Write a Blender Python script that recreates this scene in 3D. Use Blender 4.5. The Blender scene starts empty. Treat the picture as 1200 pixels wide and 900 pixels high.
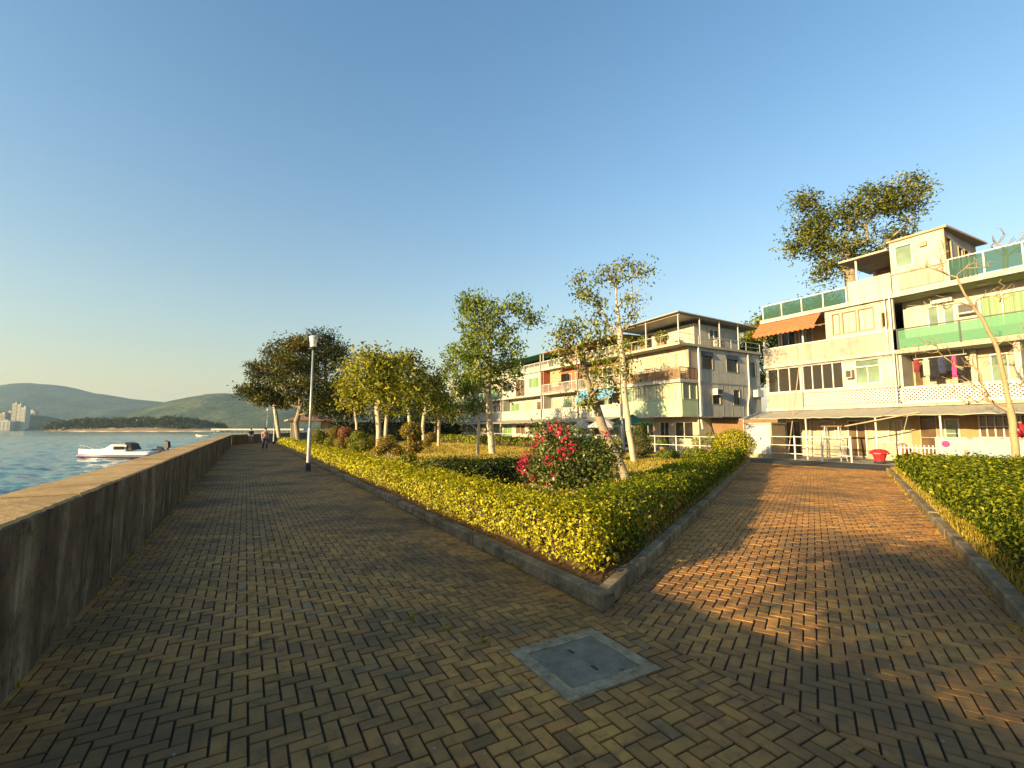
import bpy, bmesh, math, random
import numpy as np
from mathutils import Vector, Matrix, noise as mnoise

random.seed(7)
RNG = np.random.default_rng(7)
SC = bpy.context.scene
COL = SC.collection
PI = math.pi

# ------------------------------------------------------------------ camera and survey frame
F, EYE = 545.0, 1.6
PITCH = math.atan(53 / F)
SP, CP = math.sin(PITCH), math.cos(PITCH)
AZ = math.atan((288 - 600) / F * CP)
D = (math.sin(AZ), math.cos(AZ))            # along the promenade
N = (D[1], -D[0])                           # inland, across it
ROT = math.atan2(-D[1], -D[0])              # frame with x = -D, y = N


def W(s, t, z=0.0):
    return Vector((s * D[0] + t * N[0], s * D[1] + t * N[1], z))


def ST(p):
    return (p[0] * D[0] + p[1] * D[1], p[0] * N[0] + p[1] * N[1])


def ray(x, y):
    u = (x - 600) / F
    v = (450 - y) / F
    return (u, CP - v * SP, SP + v * CP)


def G(x, y, z=0.0):                          # survey: point on the ground plane
    r = ray(x, y)
    k = (z - EYE) / r[2]
    return Vector((r[0] * k, r[1] * k, z))


def at(x, y, Y):                             # survey: point at forward distance Y
    r = ray(x, y)
    k = Y / r[1]
    return Vector((r[0] * k, Y, EYE + r[2] * k))


# ------------------------------------------------------------------ object helpers
def tag(o, label=None, cat=None, group=None, kind=None):
    if label: o['label'] = label
    if cat: o['category'] = cat
    if group: o['group'] = group
    if kind: o['kind'] = kind
    return o


def empty(name, loc, rz=0.0):
    o = bpy.data.objects.new(name, None)
    COL.objects.link(o)
    o.empty_display_size = 0.3
    o.location = loc
    o.rotation_euler = (0, 0, rz)
    return o


def link(name, me, parent=None, loc=None, rz=0.0):
    o = bpy.data.objects.new(name, me)
    COL.objects.link(o)
    if parent is not None: o.parent = parent
    if loc is not None: o.location = loc
    if rz: o.rotation_euler = (0, 0, rz)
    return o


KIDS = lambda o: [c for c in bpy.data.objects if c.parent is o]


def copy_tree(o, parent=None):
    c = o.copy()
    COL.objects.link(c)
    c.parent = parent
    for ch in KIDS(o): copy_tree(ch, c)
    return c


class MB:
    """collects faces, links them as one mesh object"""
    def __init__(self):
        self.v, self.f, self.mi, self.cm = [], [], [], 0

    def _add(self, vs, fs):
        b = len(self.v)
        self.v.extend([tuple(p) for p in vs])
        for f in fs:
            self.f.append(tuple(i + b for i in f))
            self.mi.append(self.cm)
        return self

    def box(self, x0, x1, y0, y1, z0, z1):
        vs = [(x, y, z) for z in (z0, z1) for y in (y0, y1) for x in (x0, x1)]
        return self._add(vs, [(0, 2, 3, 1), (4, 5, 7, 6), (0, 1, 5, 4), (2, 6, 7, 3), (0, 4, 6, 2), (1, 3, 7, 5)])

    def hexa(self, a, b):
        """a, b: two quads of 4 points, joined"""
        return self._add(list(a) + list(b), [(3, 2, 1, 0), (4, 5, 6, 7), (0, 1, 5, 4), (1, 2, 6, 5), (2, 3, 7, 6), (3, 0, 4, 7)])

    def bar(self, p, q, w, h=None):
        p, q = Vector(p), Vector(q)
        h = h or w
        d = (q - p).normalized()
        up = Vector((0, 0, 1)) if abs(d.z) < 0.95 else Vector((1, 0, 0))
        a = d.cross(up).normalized() * (w / 2)
        b = a.cross(d).normalized() * (h / 2)
        return self.hexa([p - a - b, p + a - b, p + a + b, p - a + b], [q - a - b, q + a - b, q + a + b, q - a + b])

    def tube(self, pts, rad, n=8, cap=True):
        pts = [Vector(p) for p in pts]
        if not hasattr(rad, '__len__'): rad = [rad] * len(pts)
        vs, fs = [], []
        ref = None
        for i, p in enumerate(pts):
            d = (pts[min(i + 1, len(pts) - 1)] - pts[max(i - 1, 0)]).normalized()
            if ref is None:
                ref = d.orthogonal().normalized()
            a = (ref - d * ref.dot(d))
            a = a.normalized() if a.length > 1e-4 else d.orthogonal().normalized()
            ref = a
            b = d.cross(a)
            for k in range(n):
                an = 2 * PI * k / n
                vs.append(p + (a * math.cos(an) + b * math.sin(an)) * rad[i])
        for i in range(len(pts) - 1):
            for k in range(n):
                k2 = (k + 1) % n
                fs.append((i * n + k, i * n + k2, (i + 1) * n + k2, (i + 1) * n + k))
        if cap:
            fs.append(tuple(range(n - 1, -1, -1)))
            fs.append(tuple((len(pts) - 1) * n + k for k in range(n)))
        return self._add(vs, fs)

    def lathe(self, prof, c=(0, 0, 0), n=16):
        vs, fs = [], []
        for r, z in prof:
            for k in range(n):
                an = 2 * PI * k / n
                vs.append((c[0] + r * math.cos(an), c[1] + r * math.sin(an), c[2] + z))
        for i in range(len(prof) - 1):
            for k in range(n):
                k2 = (k + 1) % n
                fs.append((i * n + k, i * n + k2, (i + 1) * n + k2, (i + 1) * n + k))
        fs.append(tuple(range(n - 1, -1, -1)))
        fs.append(tuple((len(prof) - 1) * n + k for k in range(n)))
        return self._add(vs, fs)

    def loft(self, rings):
        n = len(rings[0])
        vs = [p for r in rings for p in r]
        fs = []
        for i in range(len(rings) - 1):
            for k in range(n):
                k2 = (k + 1) % n
                fs.append((i * n + k, i * n + k2, (i + 1) * n + k2, (i + 1) * n + k))
        fs.append(tuple(range(n - 1, -1, -1)))
        fs.append(tuple((len(rings) - 1) * n + k for k in range(n)))
        return self._add(vs, fs)

    def prism(self, poly, z0, z1):
        n = len(poly)
        vs = [(p[0], p[1], z0) for p in poly] + [(p[0], p[1], z1) for p in poly]
        fs = [tuple(range(n - 1, -1, -1)), tuple(range(n, 2 * n))]
        for k in range(n): fs.append((k, (k + 1) % n, n + (k + 1) % n, n + k))
        return self._add(vs, fs)

    def ball(self, c, r, nu=14, nv=8, jit=0.0):
        prof = []
        for i in range(nv + 1):
            a = -PI / 2 + PI * i / nv
            prof.append((max(1e-3, math.cos(a)), math.sin(a)))
        b = len(self.v)
        self.lathe(prof, (0, 0, 0), nu)
        for i in range(b, len(self.v)):
            x, y, z = self.v[i]
            k = 1 + random.uniform(-jit, jit)
            self.v[i] = (c[0] + x * r[0] * k, c[1] + y * r[1] * k, c[2] + z * r[2] * k)
        return self

    def holes(self, x0, x1, z0, z1, y0, y1, hs, ax='x'):
        """wall slab x0..x1, z0..z1, thickness y0..y1 with rectangular openings hs; ax='y' swaps x and y"""
        xs = sorted({x0, x1, *[h[0] for h in hs], *[h[1] for h in hs]})
        zs = sorted({z0, z1, *[h[2] for h in hs], *[h[3] for h in hs]})
        for i in range(len(xs) - 1):
            run = None
            for k in range(len(zs) - 1):
                cx, cz = (xs[i] + xs[i + 1]) / 2, (zs[k] + zs[k + 1]) / 2
                hole = any(h[0] < cx < h[1] and h[2] < cz < h[3] for h in hs)
                if not hole:
                    if run is None: run = [zs[k], zs[k + 1]]
                    else: run[1] = zs[k + 1]
                if (hole or k == len(zs) - 2) and run is not None:
                    if ax == 'x': self.box(xs[i], xs[i + 1], y0, y1, run[0], run[1])
                    else: self.box(y0, y1, xs[i], xs[i + 1], run[0], run[1])
                    run = None
        return self

    def build(self, name, mats, parent=None, smooth=False, loc=None, rz=0.0, bevel=0.0):
        me = bpy.data.meshes.new(name)
        me.from_pydata(self.v, [], self.f)
        if not isinstance(mats, (list, tuple)): mats = [mats]
        for m in mats: me.materials.append(m)
        if any(self.mi): me.polygons.foreach_set('material_index', self.mi)
        if bevel:
            bm = bmesh.new(); bm.from_mesh(me)
            bmesh.ops.bevel(bm, geom=list(bm.edges), offset=bevel, segments=2, affect='EDGES', profile=0.6)
            bm.to_mesh(me); bm.free()
        if smooth: me.polygons.foreach_set('use_smooth', [True] * len(me.polygons))
        me.update()
        return link(name, me, parent, loc, rz)


def np_mesh(name, V, Q, mats, var=None, mi=None):
    """V (n,3), Q (m,k) faces of k corners, optional per-face float 'var'"""
    V = np.asarray(V, np.float32); Q = np.asarray(Q, np.int32)
    me = bpy.data.meshes.new(name)
    me.vertices.add(len(V)); me.vertices.foreach_set('co', V.ravel())
    m, k = Q.shape
    me.loops.add(m * k); me.loops.foreach_set('vertex_index', Q.ravel())
    me.polygons.add(m)
    me.polygons.foreach_set('loop_start', np.arange(0, m * k, k, dtype=np.int32))
    me.polygons.foreach_set('loop_total', np.full(m, k, np.int32))
    for mt in (mats if isinstance(mats, (list, tuple)) else [mats]): me.materials.append(mt)
    if mi is not None: me.polygons.foreach_set('material_index', np.asarray(mi, np.int32))
    if var is not None:
        a = me.attributes.new('var', 'FLOAT', 'FACE')
        a.data.foreach_set('value', np.asarray(var, np.float32))
    me.update(calc_edges=True)
    me.validate()
    return me


# ------------------------------------------------------------------ materials
class NT:
    def __init__(self, name):
        self.m = bpy.data.materials.new(name)
        self.m.use_nodes = True
        self.t = self.m.node_tree
        self.t.nodes.clear()
        self.out = self.n('ShaderNodeOutputMaterial')

    def n(self, typ, ins=None, **kw):
        nd = self.t.nodes.new(typ)
        for k, v in kw.items(): setattr(nd, k, v)
        for k, v in (ins or {}).items():
            sock = nd.inputs[k]
            if hasattr(v, 'is_output'): self.t.links.new(v, sock)
            else:
                if isinstance(v, tuple) and len(v) == 3 and sock.type == 'RGBA': v = (*v, 1)
                sock.default_value = v
        return nd

    def ramp(self, fac, stops):
        r = self.n('ShaderNodeValToRGB', {'Fac': fac})
        el = r.color_ramp.elements
        while len(el) > 1: el.remove(el[-1])
        el[0].position = stops[0][0]; el[0].color = (*stops[0][1], 1)
        for p, c in stops[1:]:
            e = el.new(p); e.color = (*c, 1)
        return r.outputs['Color']

    def coord(self, scale=(1, 1, 1), kind='Object'):
        tc = self.n('ShaderNodeTexCoord')
        mp = self.n('ShaderNodeMapping', {'Vector': tc.outputs[kind], 'Scale': scale})
        return mp.outputs['Vector']

    def noise(self, vec, scale, detail=5.0, rough=0.6):
        return self.n('ShaderNodeTexNoise', {'Vector': vec, 'Scale': scale, 'Detail': detail, 'Roughness': rough}).outputs['Fac']

    def mix(self, fac, a, b, blend='MIX'):
        x = self.n('ShaderNodeMix', data_type='RGBA', blend_type=blend)
        for i, v in ((0, fac), (6, a), (7, b)):
            if hasattr(v, 'is_output'): self.t.links.new(v, x.inputs[i])
            else: x.inputs[i].default_value = (*v, 1) if isinstance(v, tuple) else v
        return x.outputs[2]

    def math(self, op, a, b=0.0):
        x = self.n('ShaderNodeMath', {0: a, 1: b}, operation=op)
        return x.outputs[0]

    def bump(self, h, strength, dist=0.02):
        return self.n('ShaderNodeBump', {'Height': h, 'Strength': strength, 'Distance': dist}).outputs['Normal']

    def pbr(self, color, rough=0.7, normal=None, metallic=0.0, spec=0.35, **kw):
        ins = {'Base Color': color, 'Roughness': rough, 'Metallic': metallic, 'Specular IOR Level': spec}
        if normal is not None: ins['Normal'] = normal
        ins.update(kw)
        p = self.n('ShaderNodeBsdfPrincipled', ins)
        self.t.links.new(p.outputs[0], self.out.inputs['Surface'])
        return self.m


def weathered(name, base, dark, rough=0.75, scale=1.2, streak=0.5, bump=0.25, spec=0.3, metallic=0.0):
    """painted or rendered surface: blotchy tone, vertical rain streaks of dirt, fine grain"""
    k = NT(name)
    c = k.coord()
    big = k.noise(c, scale, 6)
    cs = k.coord((6, 6, 0.35))
    st = k.noise(cs, 1.0, 4)
    fine = k.noise(c, 45, 3)
    a = k.ramp(big, [(0.22, tuple((x * 0.6 + y * 0.4) for x, y in zip(dark, base))), (0.5, base), (0.8, tuple(min(1, x * 1.06) for x in base))])
    f = k.ramp(st, [(0.5, (0, 0, 0)), (0.75, (streak, streak, streak))])
    b = k.mix(f, a, dark)
    return k.pbr(b, rough, k.bump(fine, bump, 0.01), metallic, spec)


def plain(name, col, rough=0.6, var=0.25, scale=6, metallic=0.0, spec=0.35, bump=0.15):
    k = NT(name)
    c = k.coord()
    nz = k.noise(c, scale, 5)
    lo = tuple(x * (1 - var) for x in col); hi = tuple(min(1, x * (1 + var)) for x in col)
    a = k.ramp(nz, [(0.3, lo), (0.7, hi)])
    return k.pbr(a, rough, k.bump(k.noise(c, 60, 3), bump, 0.005), metallic, spec)


def leafy(name, stops, trans=0.35, gloss=0.015):
    k = NT(name)
    at_ = k.n('ShaderNodeAttribute', attribute_name='var')
    c = k.ramp(at_.outputs['Fac'], stops)
    d = k.n('ShaderNodeBsdfDiffuse', {'Color': c})
    t = k.n('ShaderNodeBsdfTranslucent', {'Color': k.mix(0.5, c, (0.5, 0.5, 0.08), 'MULTIPLY') if False else c})
    m = k.n('ShaderNodeMixShader', {0: trans, 1: d.outputs[0], 2: t.outputs[0]})
    g = k.n('ShaderNodeBsdfGlossy', {'Roughness': 0.45, 'Color': (0.9, 0.9, 0.8)})
    m2 = k.n('ShaderNodeMixShader', {0: gloss, 1: m.outputs[0], 2: g.outputs[0]})
    k.t.links.new(m2.outputs[0], k.out.inputs['Surface'])
    return k.m


def glass_sheet(name, tint, opac=0.5):
    k = NT(name)
    tr = k.n('ShaderNodeBsdfTransparent', {'Color': tuple(0.4 + 0.6 * x for x in tint)})
    p = k.n('ShaderNodeBsdfPrincipled', {'Base Color': tint, 'Roughness': 0.15, 'Specular IOR Level': 0.6})
    m = k.n('ShaderNodeMixShader', {0: opac, 1: tr.outputs[0], 2: p.outputs[0]})
    k.t.links.new(m.outputs[0], k.out.inputs['Surface'])
    return k.m


def pane_mat(name, col, rough=0.08):
    k = NT(name)
    c = k.coord()
    nz = k.noise(c, 0.9, 2)
    a = k.ramp(nz, [(0.35, tuple(x * 0.55 for x in col)), (0.65, col)])
    return k.pbr(a, rough, None, 0.0, 0.35)


def curtain_mat(name, col):
    k = NT(name)
    c = k.coord((1, 1, 0.02))
    nz = k.noise(c, 9, 2)
    a = k.ramp(nz, [(0.35, tuple(x * 0.6 for x in col)), (0.65, col)])
    return k.pbr(a, 0.5, k.bump(nz, 0.4, 0.05), 0.0, 0.4)


M = {}
M['white'] = weathered('white_paint', (0.383, 0.359, 0.309), (0.180, 0.155, 0.114), streak=0.65)
M['cream'] = weathered('cream_paint', (0.342, 0.293, 0.220), (0.163, 0.129, 0.081), streak=0.65)
M['parapet'] = weathered('parapet_render', (0.302, 0.268, 0.220), (0.163, 0.139, 0.106), streak=0.65)
M['tan'] = weathered('tan_paint', (0.311, 0.200, 0.089), (0.192, 0.118, 0.052), streak=0.35)
M['greyp'] = weathered('grey_panel', (0.46, 0.43, 0.36), (0.2, 0.18, 0.14), streak=0.75)
M['dirtycream'] = weathered('dirty_cream', (0.370, 0.326, 0.237), (0.192, 0.163, 0.111), streak=0.7)
M['coral'] = weathered('coral_paint', (0.407, 0.118, 0.059), (0.266, 0.081, 0.044), streak=0.3)
M['brown'] = weathered('brown_boards', (0.192, 0.111, 0.052), (0.096, 0.059, 0.030), streak=0.5)
M['wood'] = plain('brown_wood', (0.20, 0.10, 0.045), 0.6, 0.35, 5)
M['palewood'] = plain('pale_wood', (0.333, 0.237, 0.133), 0.65, 0.25, 5)
M['mint'] = weathered('mint_panel', (0.340, 0.414, 0.266), (0.252, 0.296, 0.185), streak=0.3)
M['olive'] = weathered('olive_soffit', (0.296, 0.311, 0.148), (0.207, 0.215, 0.096), streak=0.1)
M['metal'] = plain('dull_metal', (0.35, 0.34, 0.32), 0.5, 0.2, 8, 0.4)
M['dark'] = plain('dark_void', (0.035, 0.03, 0.025), 0.7, 0.4, 3)
M['darkmetal'] = plain('dark_metal', (0.05, 0.05, 0.05), 0.45, 0.3, 8, 0.3)
M['whitemetal'] = plain('white_metal', (0.490, 0.471, 0.425), 0.45, 0.12, 8)
M['pole'] = plain('galvanised_pole', (0.311, 0.318, 0.318), 0.42, 0.15, 10, 0.35)
M['glassdark'] = pane_mat('dark_glass', (0.03, 0.025, 0.02), 0.15)
M['glassbrown'] = pane_mat('brown_glass', (0.14, 0.09, 0.05))
M['glassgreen'] = pane_mat('green_glass', (0.178, 0.244, 0.163))
M['curtgreen'] = curtain_mat('green_curtain', (0.163, 0.266, 0.111))
M['curtcream'] = curtain_mat('cream_curtain', (0.429, 0.385, 0.266))
M['curtgrey'] = curtain_mat('grey_white_curtain', (0.36, 0.35, 0.32))
M['railglass'] = glass_sheet('teal_rail_glass', (0.10, 0.22, 0.17), 0.28)
M['mintglass'] = glass_sheet('mint_rail_glass', (0.22, 0.46, 0.28), 0.34)
M['glassroom'] = glass_sheet('window_glass', (0.10, 0.085, 0.07), 0.3)
M['clear'] = glass_sheet('lamp_diffuser', (0.75, 0.74, 0.70), 0.75)
M['orange'] = plain('orange_canvas', (0.533, 0.126, 0.056), 0.85, 0.15, 4, 0, 0.1)
M['greencanvas'] = plain('green_canvas', (0.035, 0.13, 0.075), 0.85, 0.2, 4, 0, 0.1)
M['lilac'] = plain('pale_lilac_canvas', (0.385, 0.348, 0.333), 0.85, 0.15, 4, 0, 0.1)
M['sheetroof'] = weathered('old_sheet_roof', (0.326, 0.289, 0.222), (0.178, 0.155, 0.118), scale=2.5, streak=0.6)
M['blue'] = plain('blue_tarpaulin', (0.10, 0.25, 0.42), 0.5, 0.25, 3)
M['red'] = plain('red_plastic', (0.36, 0.02, 0.025), 0.35, 0.15, 4)
M['pink'] = plain('pink_cloth', (0.68, 0.05, 0.18), 0.8, 0.2, 5, 0, 0.1)
M['black'] = plain('black_cloth', (0.02, 0.018, 0.02), 0.85, 0.4, 5, 0, 0.1)
M['navy'] = plain('navy_cloth', (0.03, 0.035, 0.07), 0.85, 0.3, 5, 0, 0.1)
M['maroon'] = plain('maroon_cloth', (0.16, 0.03, 0.035), 0.85, 0.3, 5, 0, 0.1)
M['greycloth'] = plain('grey_cloth', (0.30, 0.29, 0.27), 0.85, 0.2, 5, 0, 0.1)
M['terracotta'] = plain('terracotta', (0.266, 0.111, 0.052), 0.8, 0.25, 6)
M['skin'] = plain('skin', (0.46, 0.28, 0.19), 0.6, 0.08, 8)
M['hair'] = plain('dark_hair', (0.02, 0.016, 0.013), 0.6, 0.3, 20)
M['shirt'] = plain('salmon_shirt', (0.459, 0.222, 0.192), 0.85, 0.15, 6, 0, 0.1)
M['palecloth'] = plain('pale_cloth', (0.311, 0.311, 0.252), 0.85, 0.15, 6, 0, 0.1)
M['gelcoat'] = plain('white_gelcoat', (0.685, 0.666, 0.629), 0.25, 0.05, 3, 0, 0.5, 0.03)
M['skirt'] = plain('violet_hull_band', (0.15, 0.13, 0.24), 0.4, 0.4, 9)
M['rubber'] = plain('black_rubber', (0.02, 0.02, 0.02), 0.6, 0.3, 6)
M['bark'] = weathered('grey_bark', (0.24, 0.19, 0.13), (0.10, 0.075, 0.05), 0.9, 3.0, 0.4, 0.8)
M['palebark'] = weathered('pale_bark', (0.42, 0.34, 0.24), (0.22, 0.17, 0.11), 0.9, 3.0, 0.35, 0.7)
M['twig'] = weathered('tan_bark', (0.34, 0.24, 0.13), (0.17, 0.11, 0.06), 0.9, 3.0, 0.3, 0.7)
M['stem'] = plain('hedge_stems', (0.075, 0.05, 0.025), 0.95, 0.45, 14, 0, 0.1, 0.6)
M['soil'] = plain('bed_soil', (0.10, 0.06, 0.03), 0.95, 0.45, 9, 0, 0.1, 0.8)

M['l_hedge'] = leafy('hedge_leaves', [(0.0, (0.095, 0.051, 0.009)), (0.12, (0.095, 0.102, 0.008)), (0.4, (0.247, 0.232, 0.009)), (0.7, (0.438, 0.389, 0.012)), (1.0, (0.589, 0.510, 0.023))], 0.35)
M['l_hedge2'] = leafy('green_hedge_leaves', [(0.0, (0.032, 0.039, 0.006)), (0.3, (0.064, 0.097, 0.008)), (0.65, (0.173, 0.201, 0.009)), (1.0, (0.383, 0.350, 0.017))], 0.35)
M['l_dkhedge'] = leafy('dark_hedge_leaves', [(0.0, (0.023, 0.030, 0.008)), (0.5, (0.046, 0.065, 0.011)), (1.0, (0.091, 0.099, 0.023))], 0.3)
M['l_dark'] = leafy('dark_tree_leaves', [(0.0, (0.019, 0.027, 0.006)), (0.5, (0.057, 0.065, 0.011)), (0.85, (0.122, 0.114, 0.015)), (1.0, (0.198, 0.129, 0.027))], 0.25)
M['l_deep'] = leafy('deep_green_leaves', [(0.0, (0.015, 0.021, 0.006)), (0.5, (0.034, 0.046, 0.009)), (1.0, (0.076, 0.084, 0.014))], 0.25)
M['l_yellow'] = leafy('yellow_tree_leaves', [(0.0, (0.073, 0.078, 0.009)), (0.4, (0.192, 0.192, 0.014)), (0.8, (0.329, 0.310, 0.023)), (1.0, (0.438, 0.347, 0.038))], 0.4)
M['l_fresh'] = leafy('fresh_tree_leaves', [(0.0, (0.026, 0.048, 0.008)), (0.4, (0.087, 0.131, 0.011)), (0.8, (0.192, 0.236, 0.017)), (1.0, (0.332, 0.332, 0.038))], 0.4)
M['l_olive'] = leafy('olive_tree_leaves', [(0.0, (0.034, 0.046, 0.009)), (0.5, (0.111, 0.130, 0.014)), (0.85, (0.204, 0.209, 0.023)), (1.0, (0.307, 0.251, 0.038))], 0.35)
M['l_rust'] = leafy('rust_topiary_leaves', [(0.0, (0.053, 0.046, 0.009)), (0.4, (0.152, 0.129, 0.015)), (0.75, (0.274, 0.190, 0.023)), (1.0, (0.380, 0.198, 0.038))], 0.35)
M['l_rose'] = leafy('rose_topiary_leaves', [(0.0, (0.106, 0.038, 0.023)), (0.5, (0.274, 0.084, 0.053)), (1.0, (0.380, 0.182, 0.091))], 0.35)
M['l_glossy'] = leafy('bush_leaves', [(0.0, (0.027, 0.041, 0.006)), (0.5, (0.073, 0.109, 0.011)), (0.85, (0.155, 0.182, 0.018)), (1.0, (0.274, 0.255, 0.030))], 0.35, 0.05)
M['l_red'] = leafy('red_bracts', [(0.0, (0.30, 0.008, 0.03)), (0.6, (0.52, 0.016, 0.07)), (1.0, (0.62, 0.06, 0.12))], 0.35, 0.02)
M['l_grass'] = leafy('dry_grass', [(0.0, (0.124, 0.108, 0.009)), (0.4, (0.301, 0.226, 0.018)), (0.8, (0.492, 0.334, 0.036)), (1.0, (0.575, 0.381, 0.073))], 0.35, 0.03)
M['l_litter'] = leafy('leaf_litter', [(0.0, (0.053, 0.027, 0.011)), (0.5, (0.129, 0.068, 0.023)), (1.0, (0.213, 0.129, 0.046))], 0.2, 0.03)
M['l_island'] = leafy('island_leaves', [(0.0, (0.015, 0.021, 0.006)), (0.5, (0.038, 0.046, 0.009)), (1.0, (0.084, 0.084, 0.015))], 0.2, 0.02)


def mat_brick():
    k = NT('clay_pavers')
    a = k.n('ShaderNodeAttribute', attribute_name='var')
    c = k.coord()
    base = k.ramp(a.outputs['Fac'], [(0.0, (0.189, 0.087, 0.026)), (0.2, (0.300, 0.138, 0.037)), (0.45, (0.393, 0.184, 0.044)), (0.7, (0.488, 0.229, 0.050)), (0.86, (0.425, 0.167, 0.041)), (0.95, (0.315, 0.184, 0.077)), (1.0, (0.237, 0.155, 0.080))])
    big = k.noise(c, 0.55, 5)
    mid = k.noise(c, 7, 6, 0.7)
    col = k.mix(k.ramp(big, [(0.36, (0.85, 0.85, 0.85)), (0.56, (0, 0, 0))]), base, (0.10, 0.058, 0.026))
    st2 = k.noise(c, 2.3, 6, 0.7)
    col = k.mix(k.ramp(st2, [(0.56, (0, 0, 0)), (0.7, (0.75, 0.75, 0.75))]), col, (0.085, 0.052, 0.026))
    col = k.mix(k.ramp(mid, [(0.48, (0, 0, 0)), (0.68, (0.8, 0.8, 0.8))]), col, (0.13, 0.08, 0.036))
    spots = k.n('ShaderNodeTexVoronoi', {'Vector': c, 'Scale': 5.0}).outputs['Distance']
    col = k.mix(k.ramp(spots, [(0.025, (0.8, 0.8, 0.8)), (0.05, (0, 0, 0))]), col, (0.33, 0.31, 0.27))
    fine = k.noise(c, 160, 4, 0.7)
    h = k.math('ADD', fine, k.math('MULTIPLY', mid, 0.8))
    return k.pbr(col, k.ramp(mid, [(0.3, (0.62, 0.62, 0.62)), (0.7, (0.85, 0.85, 0.85))]), k.bump(h, 0.45, 0.004), 0, 0.25)


def mat_wall():
    k = NT('stained_concrete')
    c = k.coord()
    cs = k.coord((2.6, 2.6, 0.42))
    s1 = k.noise(cs, 1.0, 7, 0.7)
    cs2 = k.coord((1.1, 1.1, 0.1))
    s2 = k.noise(cs2, 1.0, 3, 0.5)
    n1 = k.noise(c, 2.2, 7, 0.65)
    col = k.ramp(n1, [(0.3, (0.075, 0.05, 0.028)), (0.55, (0.16, 0.112, 0.064)), (0.75, (0.27, 0.20, 0.12))])
    col = k.mix(k.ramp(s1, [(0.44, (0, 0, 0)), (0.68, (0.9, 0.9, 0.9))]), col, (0.026, 0.017, 0.01))
    col = k.mix(k.ramp(s1, [(0.26, (0.75, 0.75, 0.75)), (0.42, (0, 0, 0))]), col, (0.40, 0.33, 0.23))
    col = k.mix(k.ramp(s2, [(0.62, (0, 0, 0)), (0.74, (0.5, 0.5, 0.5))]), col, (0.24, 0.175, 0.05))
    s3 = k.math('ADD', k.math('MULTIPLY', k.noise(k.coord((8, 8, 0.5)), 1.0, 5, 0.7), 0.6), k.math('MULTIPLY', k.noise(c, 1.1, 4), 0.4))
    col = k.mix(k.ramp(s3, [(0.55, (0, 0, 0)), (0.66, (0.7, 0.7, 0.7))]), col, (0.36, 0.30, 0.21))
    n4 = k.noise(c, 6, 7, 0.75)
    col = k.mix(k.ramp(n4, [(0.52, (0, 0, 0)), (0.66, (0.8, 0.8, 0.8))]), col, (0.035, 0.024, 0.014))
    fine = k.noise(c, 40, 6, 0.7)
    h = k.math('ADD', fine, k.math('MULTIPLY', n4, 1.6))
    return k.pbr(col, 0.9, k.bump(h, 0.6, 0.02), 0, 0.2)


def mat_coping():
    k = NT('weathered_coping')
    c = k.coord()
    n1 = k.noise(c, 1.6, 7, 0.65)
    n2 = k.noise(c, 14, 6, 0.7)
    col = k.ramp(n1, [(0.3, (0.30, 0.18, 0.075)), (0.55, (0.48, 0.30, 0.125)), (0.75, (0.58, 0.40, 0.19))])
    col = k.mix(k.ramp(n2, [(0.55, (0, 0, 0)), (0.72, (0.6, 0.6, 0.6))]), col, (0.12, 0.085, 0.05))
    return k.pbr(col, 0.9, k.bump(k.math('ADD', n2, n1), 0.6, 0.02), 0, 0.2)


def mat_kerb():
    k = NT('kerb_concrete')
    c = k.coord()
    n1 = k.noise(c, 3, 7, 0.7)
    n2 = k.noise(c, 30, 5, 0.7)
    col = k.ramp(n1, [(0.32, (0.08, 0.055, 0.03)), (0.5, (0.20, 0.145, 0.08)), (0.72, (0.38, 0.29, 0.17))])
    col = k.mix(k.ramp(n2, [(0.5, (0, 0, 0)), (0.7, (0.5, 0.5, 0.5))]), col, (0.08, 0.07, 0.05))
    return k.pbr(col, 0.9, k.bump(k.math('ADD', n2, n1), 0.7, 0.012), 0, 0.2)


def mat_ground(name, stops, scale, bump=0.5):
    k = NT(name)
    c = k.coord()
    n1 = k.noise(c, scale, 8, 0.65)
    n2 = k.noise(c, scale * 22, 4, 0.7)
    col = k.ramp(k.math('ADD', k.math('MULTIPLY', n1, 0.7), k.math('MULTIPLY', n2, 0.3)), stops)
    return k.pbr(col, 0.95, k.bump(n2, bump, 0.02), 0, 0.15)


def mat_sea():
    k = NT('sea_water')
    c = k.coord()
    c2 = k.coord((0.55, 1.0, 1.0))
    n1 = k.noise(c2, 0.55, 4, 0.6)
    n2 = k.noise(c2, 2.6, 4, 0.6)
    n3 = k.noise(c, 0.03, 3, 0.5)
    h = k.math('ADD', k.math('MULTIPLY', n1, 1.0), k.math('MULTIPLY', n2, 0.35))
    col = k.ramp(n3, [(0.3, (0.012, 0.06, 0.058)), (0.7, (0.022, 0.09, 0.08))])
    return k.pbr(col, 0.12, k.bump(h, 0.6, 0.12), 0, 0.5)


def mat_hill(name, a, b, c_):
    k = NT(name)
    c = k.coord()
    n1 = k.noise(c, 0.006, 8, 0.65)
    n2 = k.noise(c, 0.045, 6, 0.75)
    col = k.ramp(k.math('ADD', k.math('MULTIPLY', n1, 0.6), k.math('MULTIPLY', n2, 0.4)), [(0.42, a), (0.51, b), (0.6, c_)])
    return k.pbr(col, 1.0, k.bump(n2, 1.0, 30.0), 0, 0.05)


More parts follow.
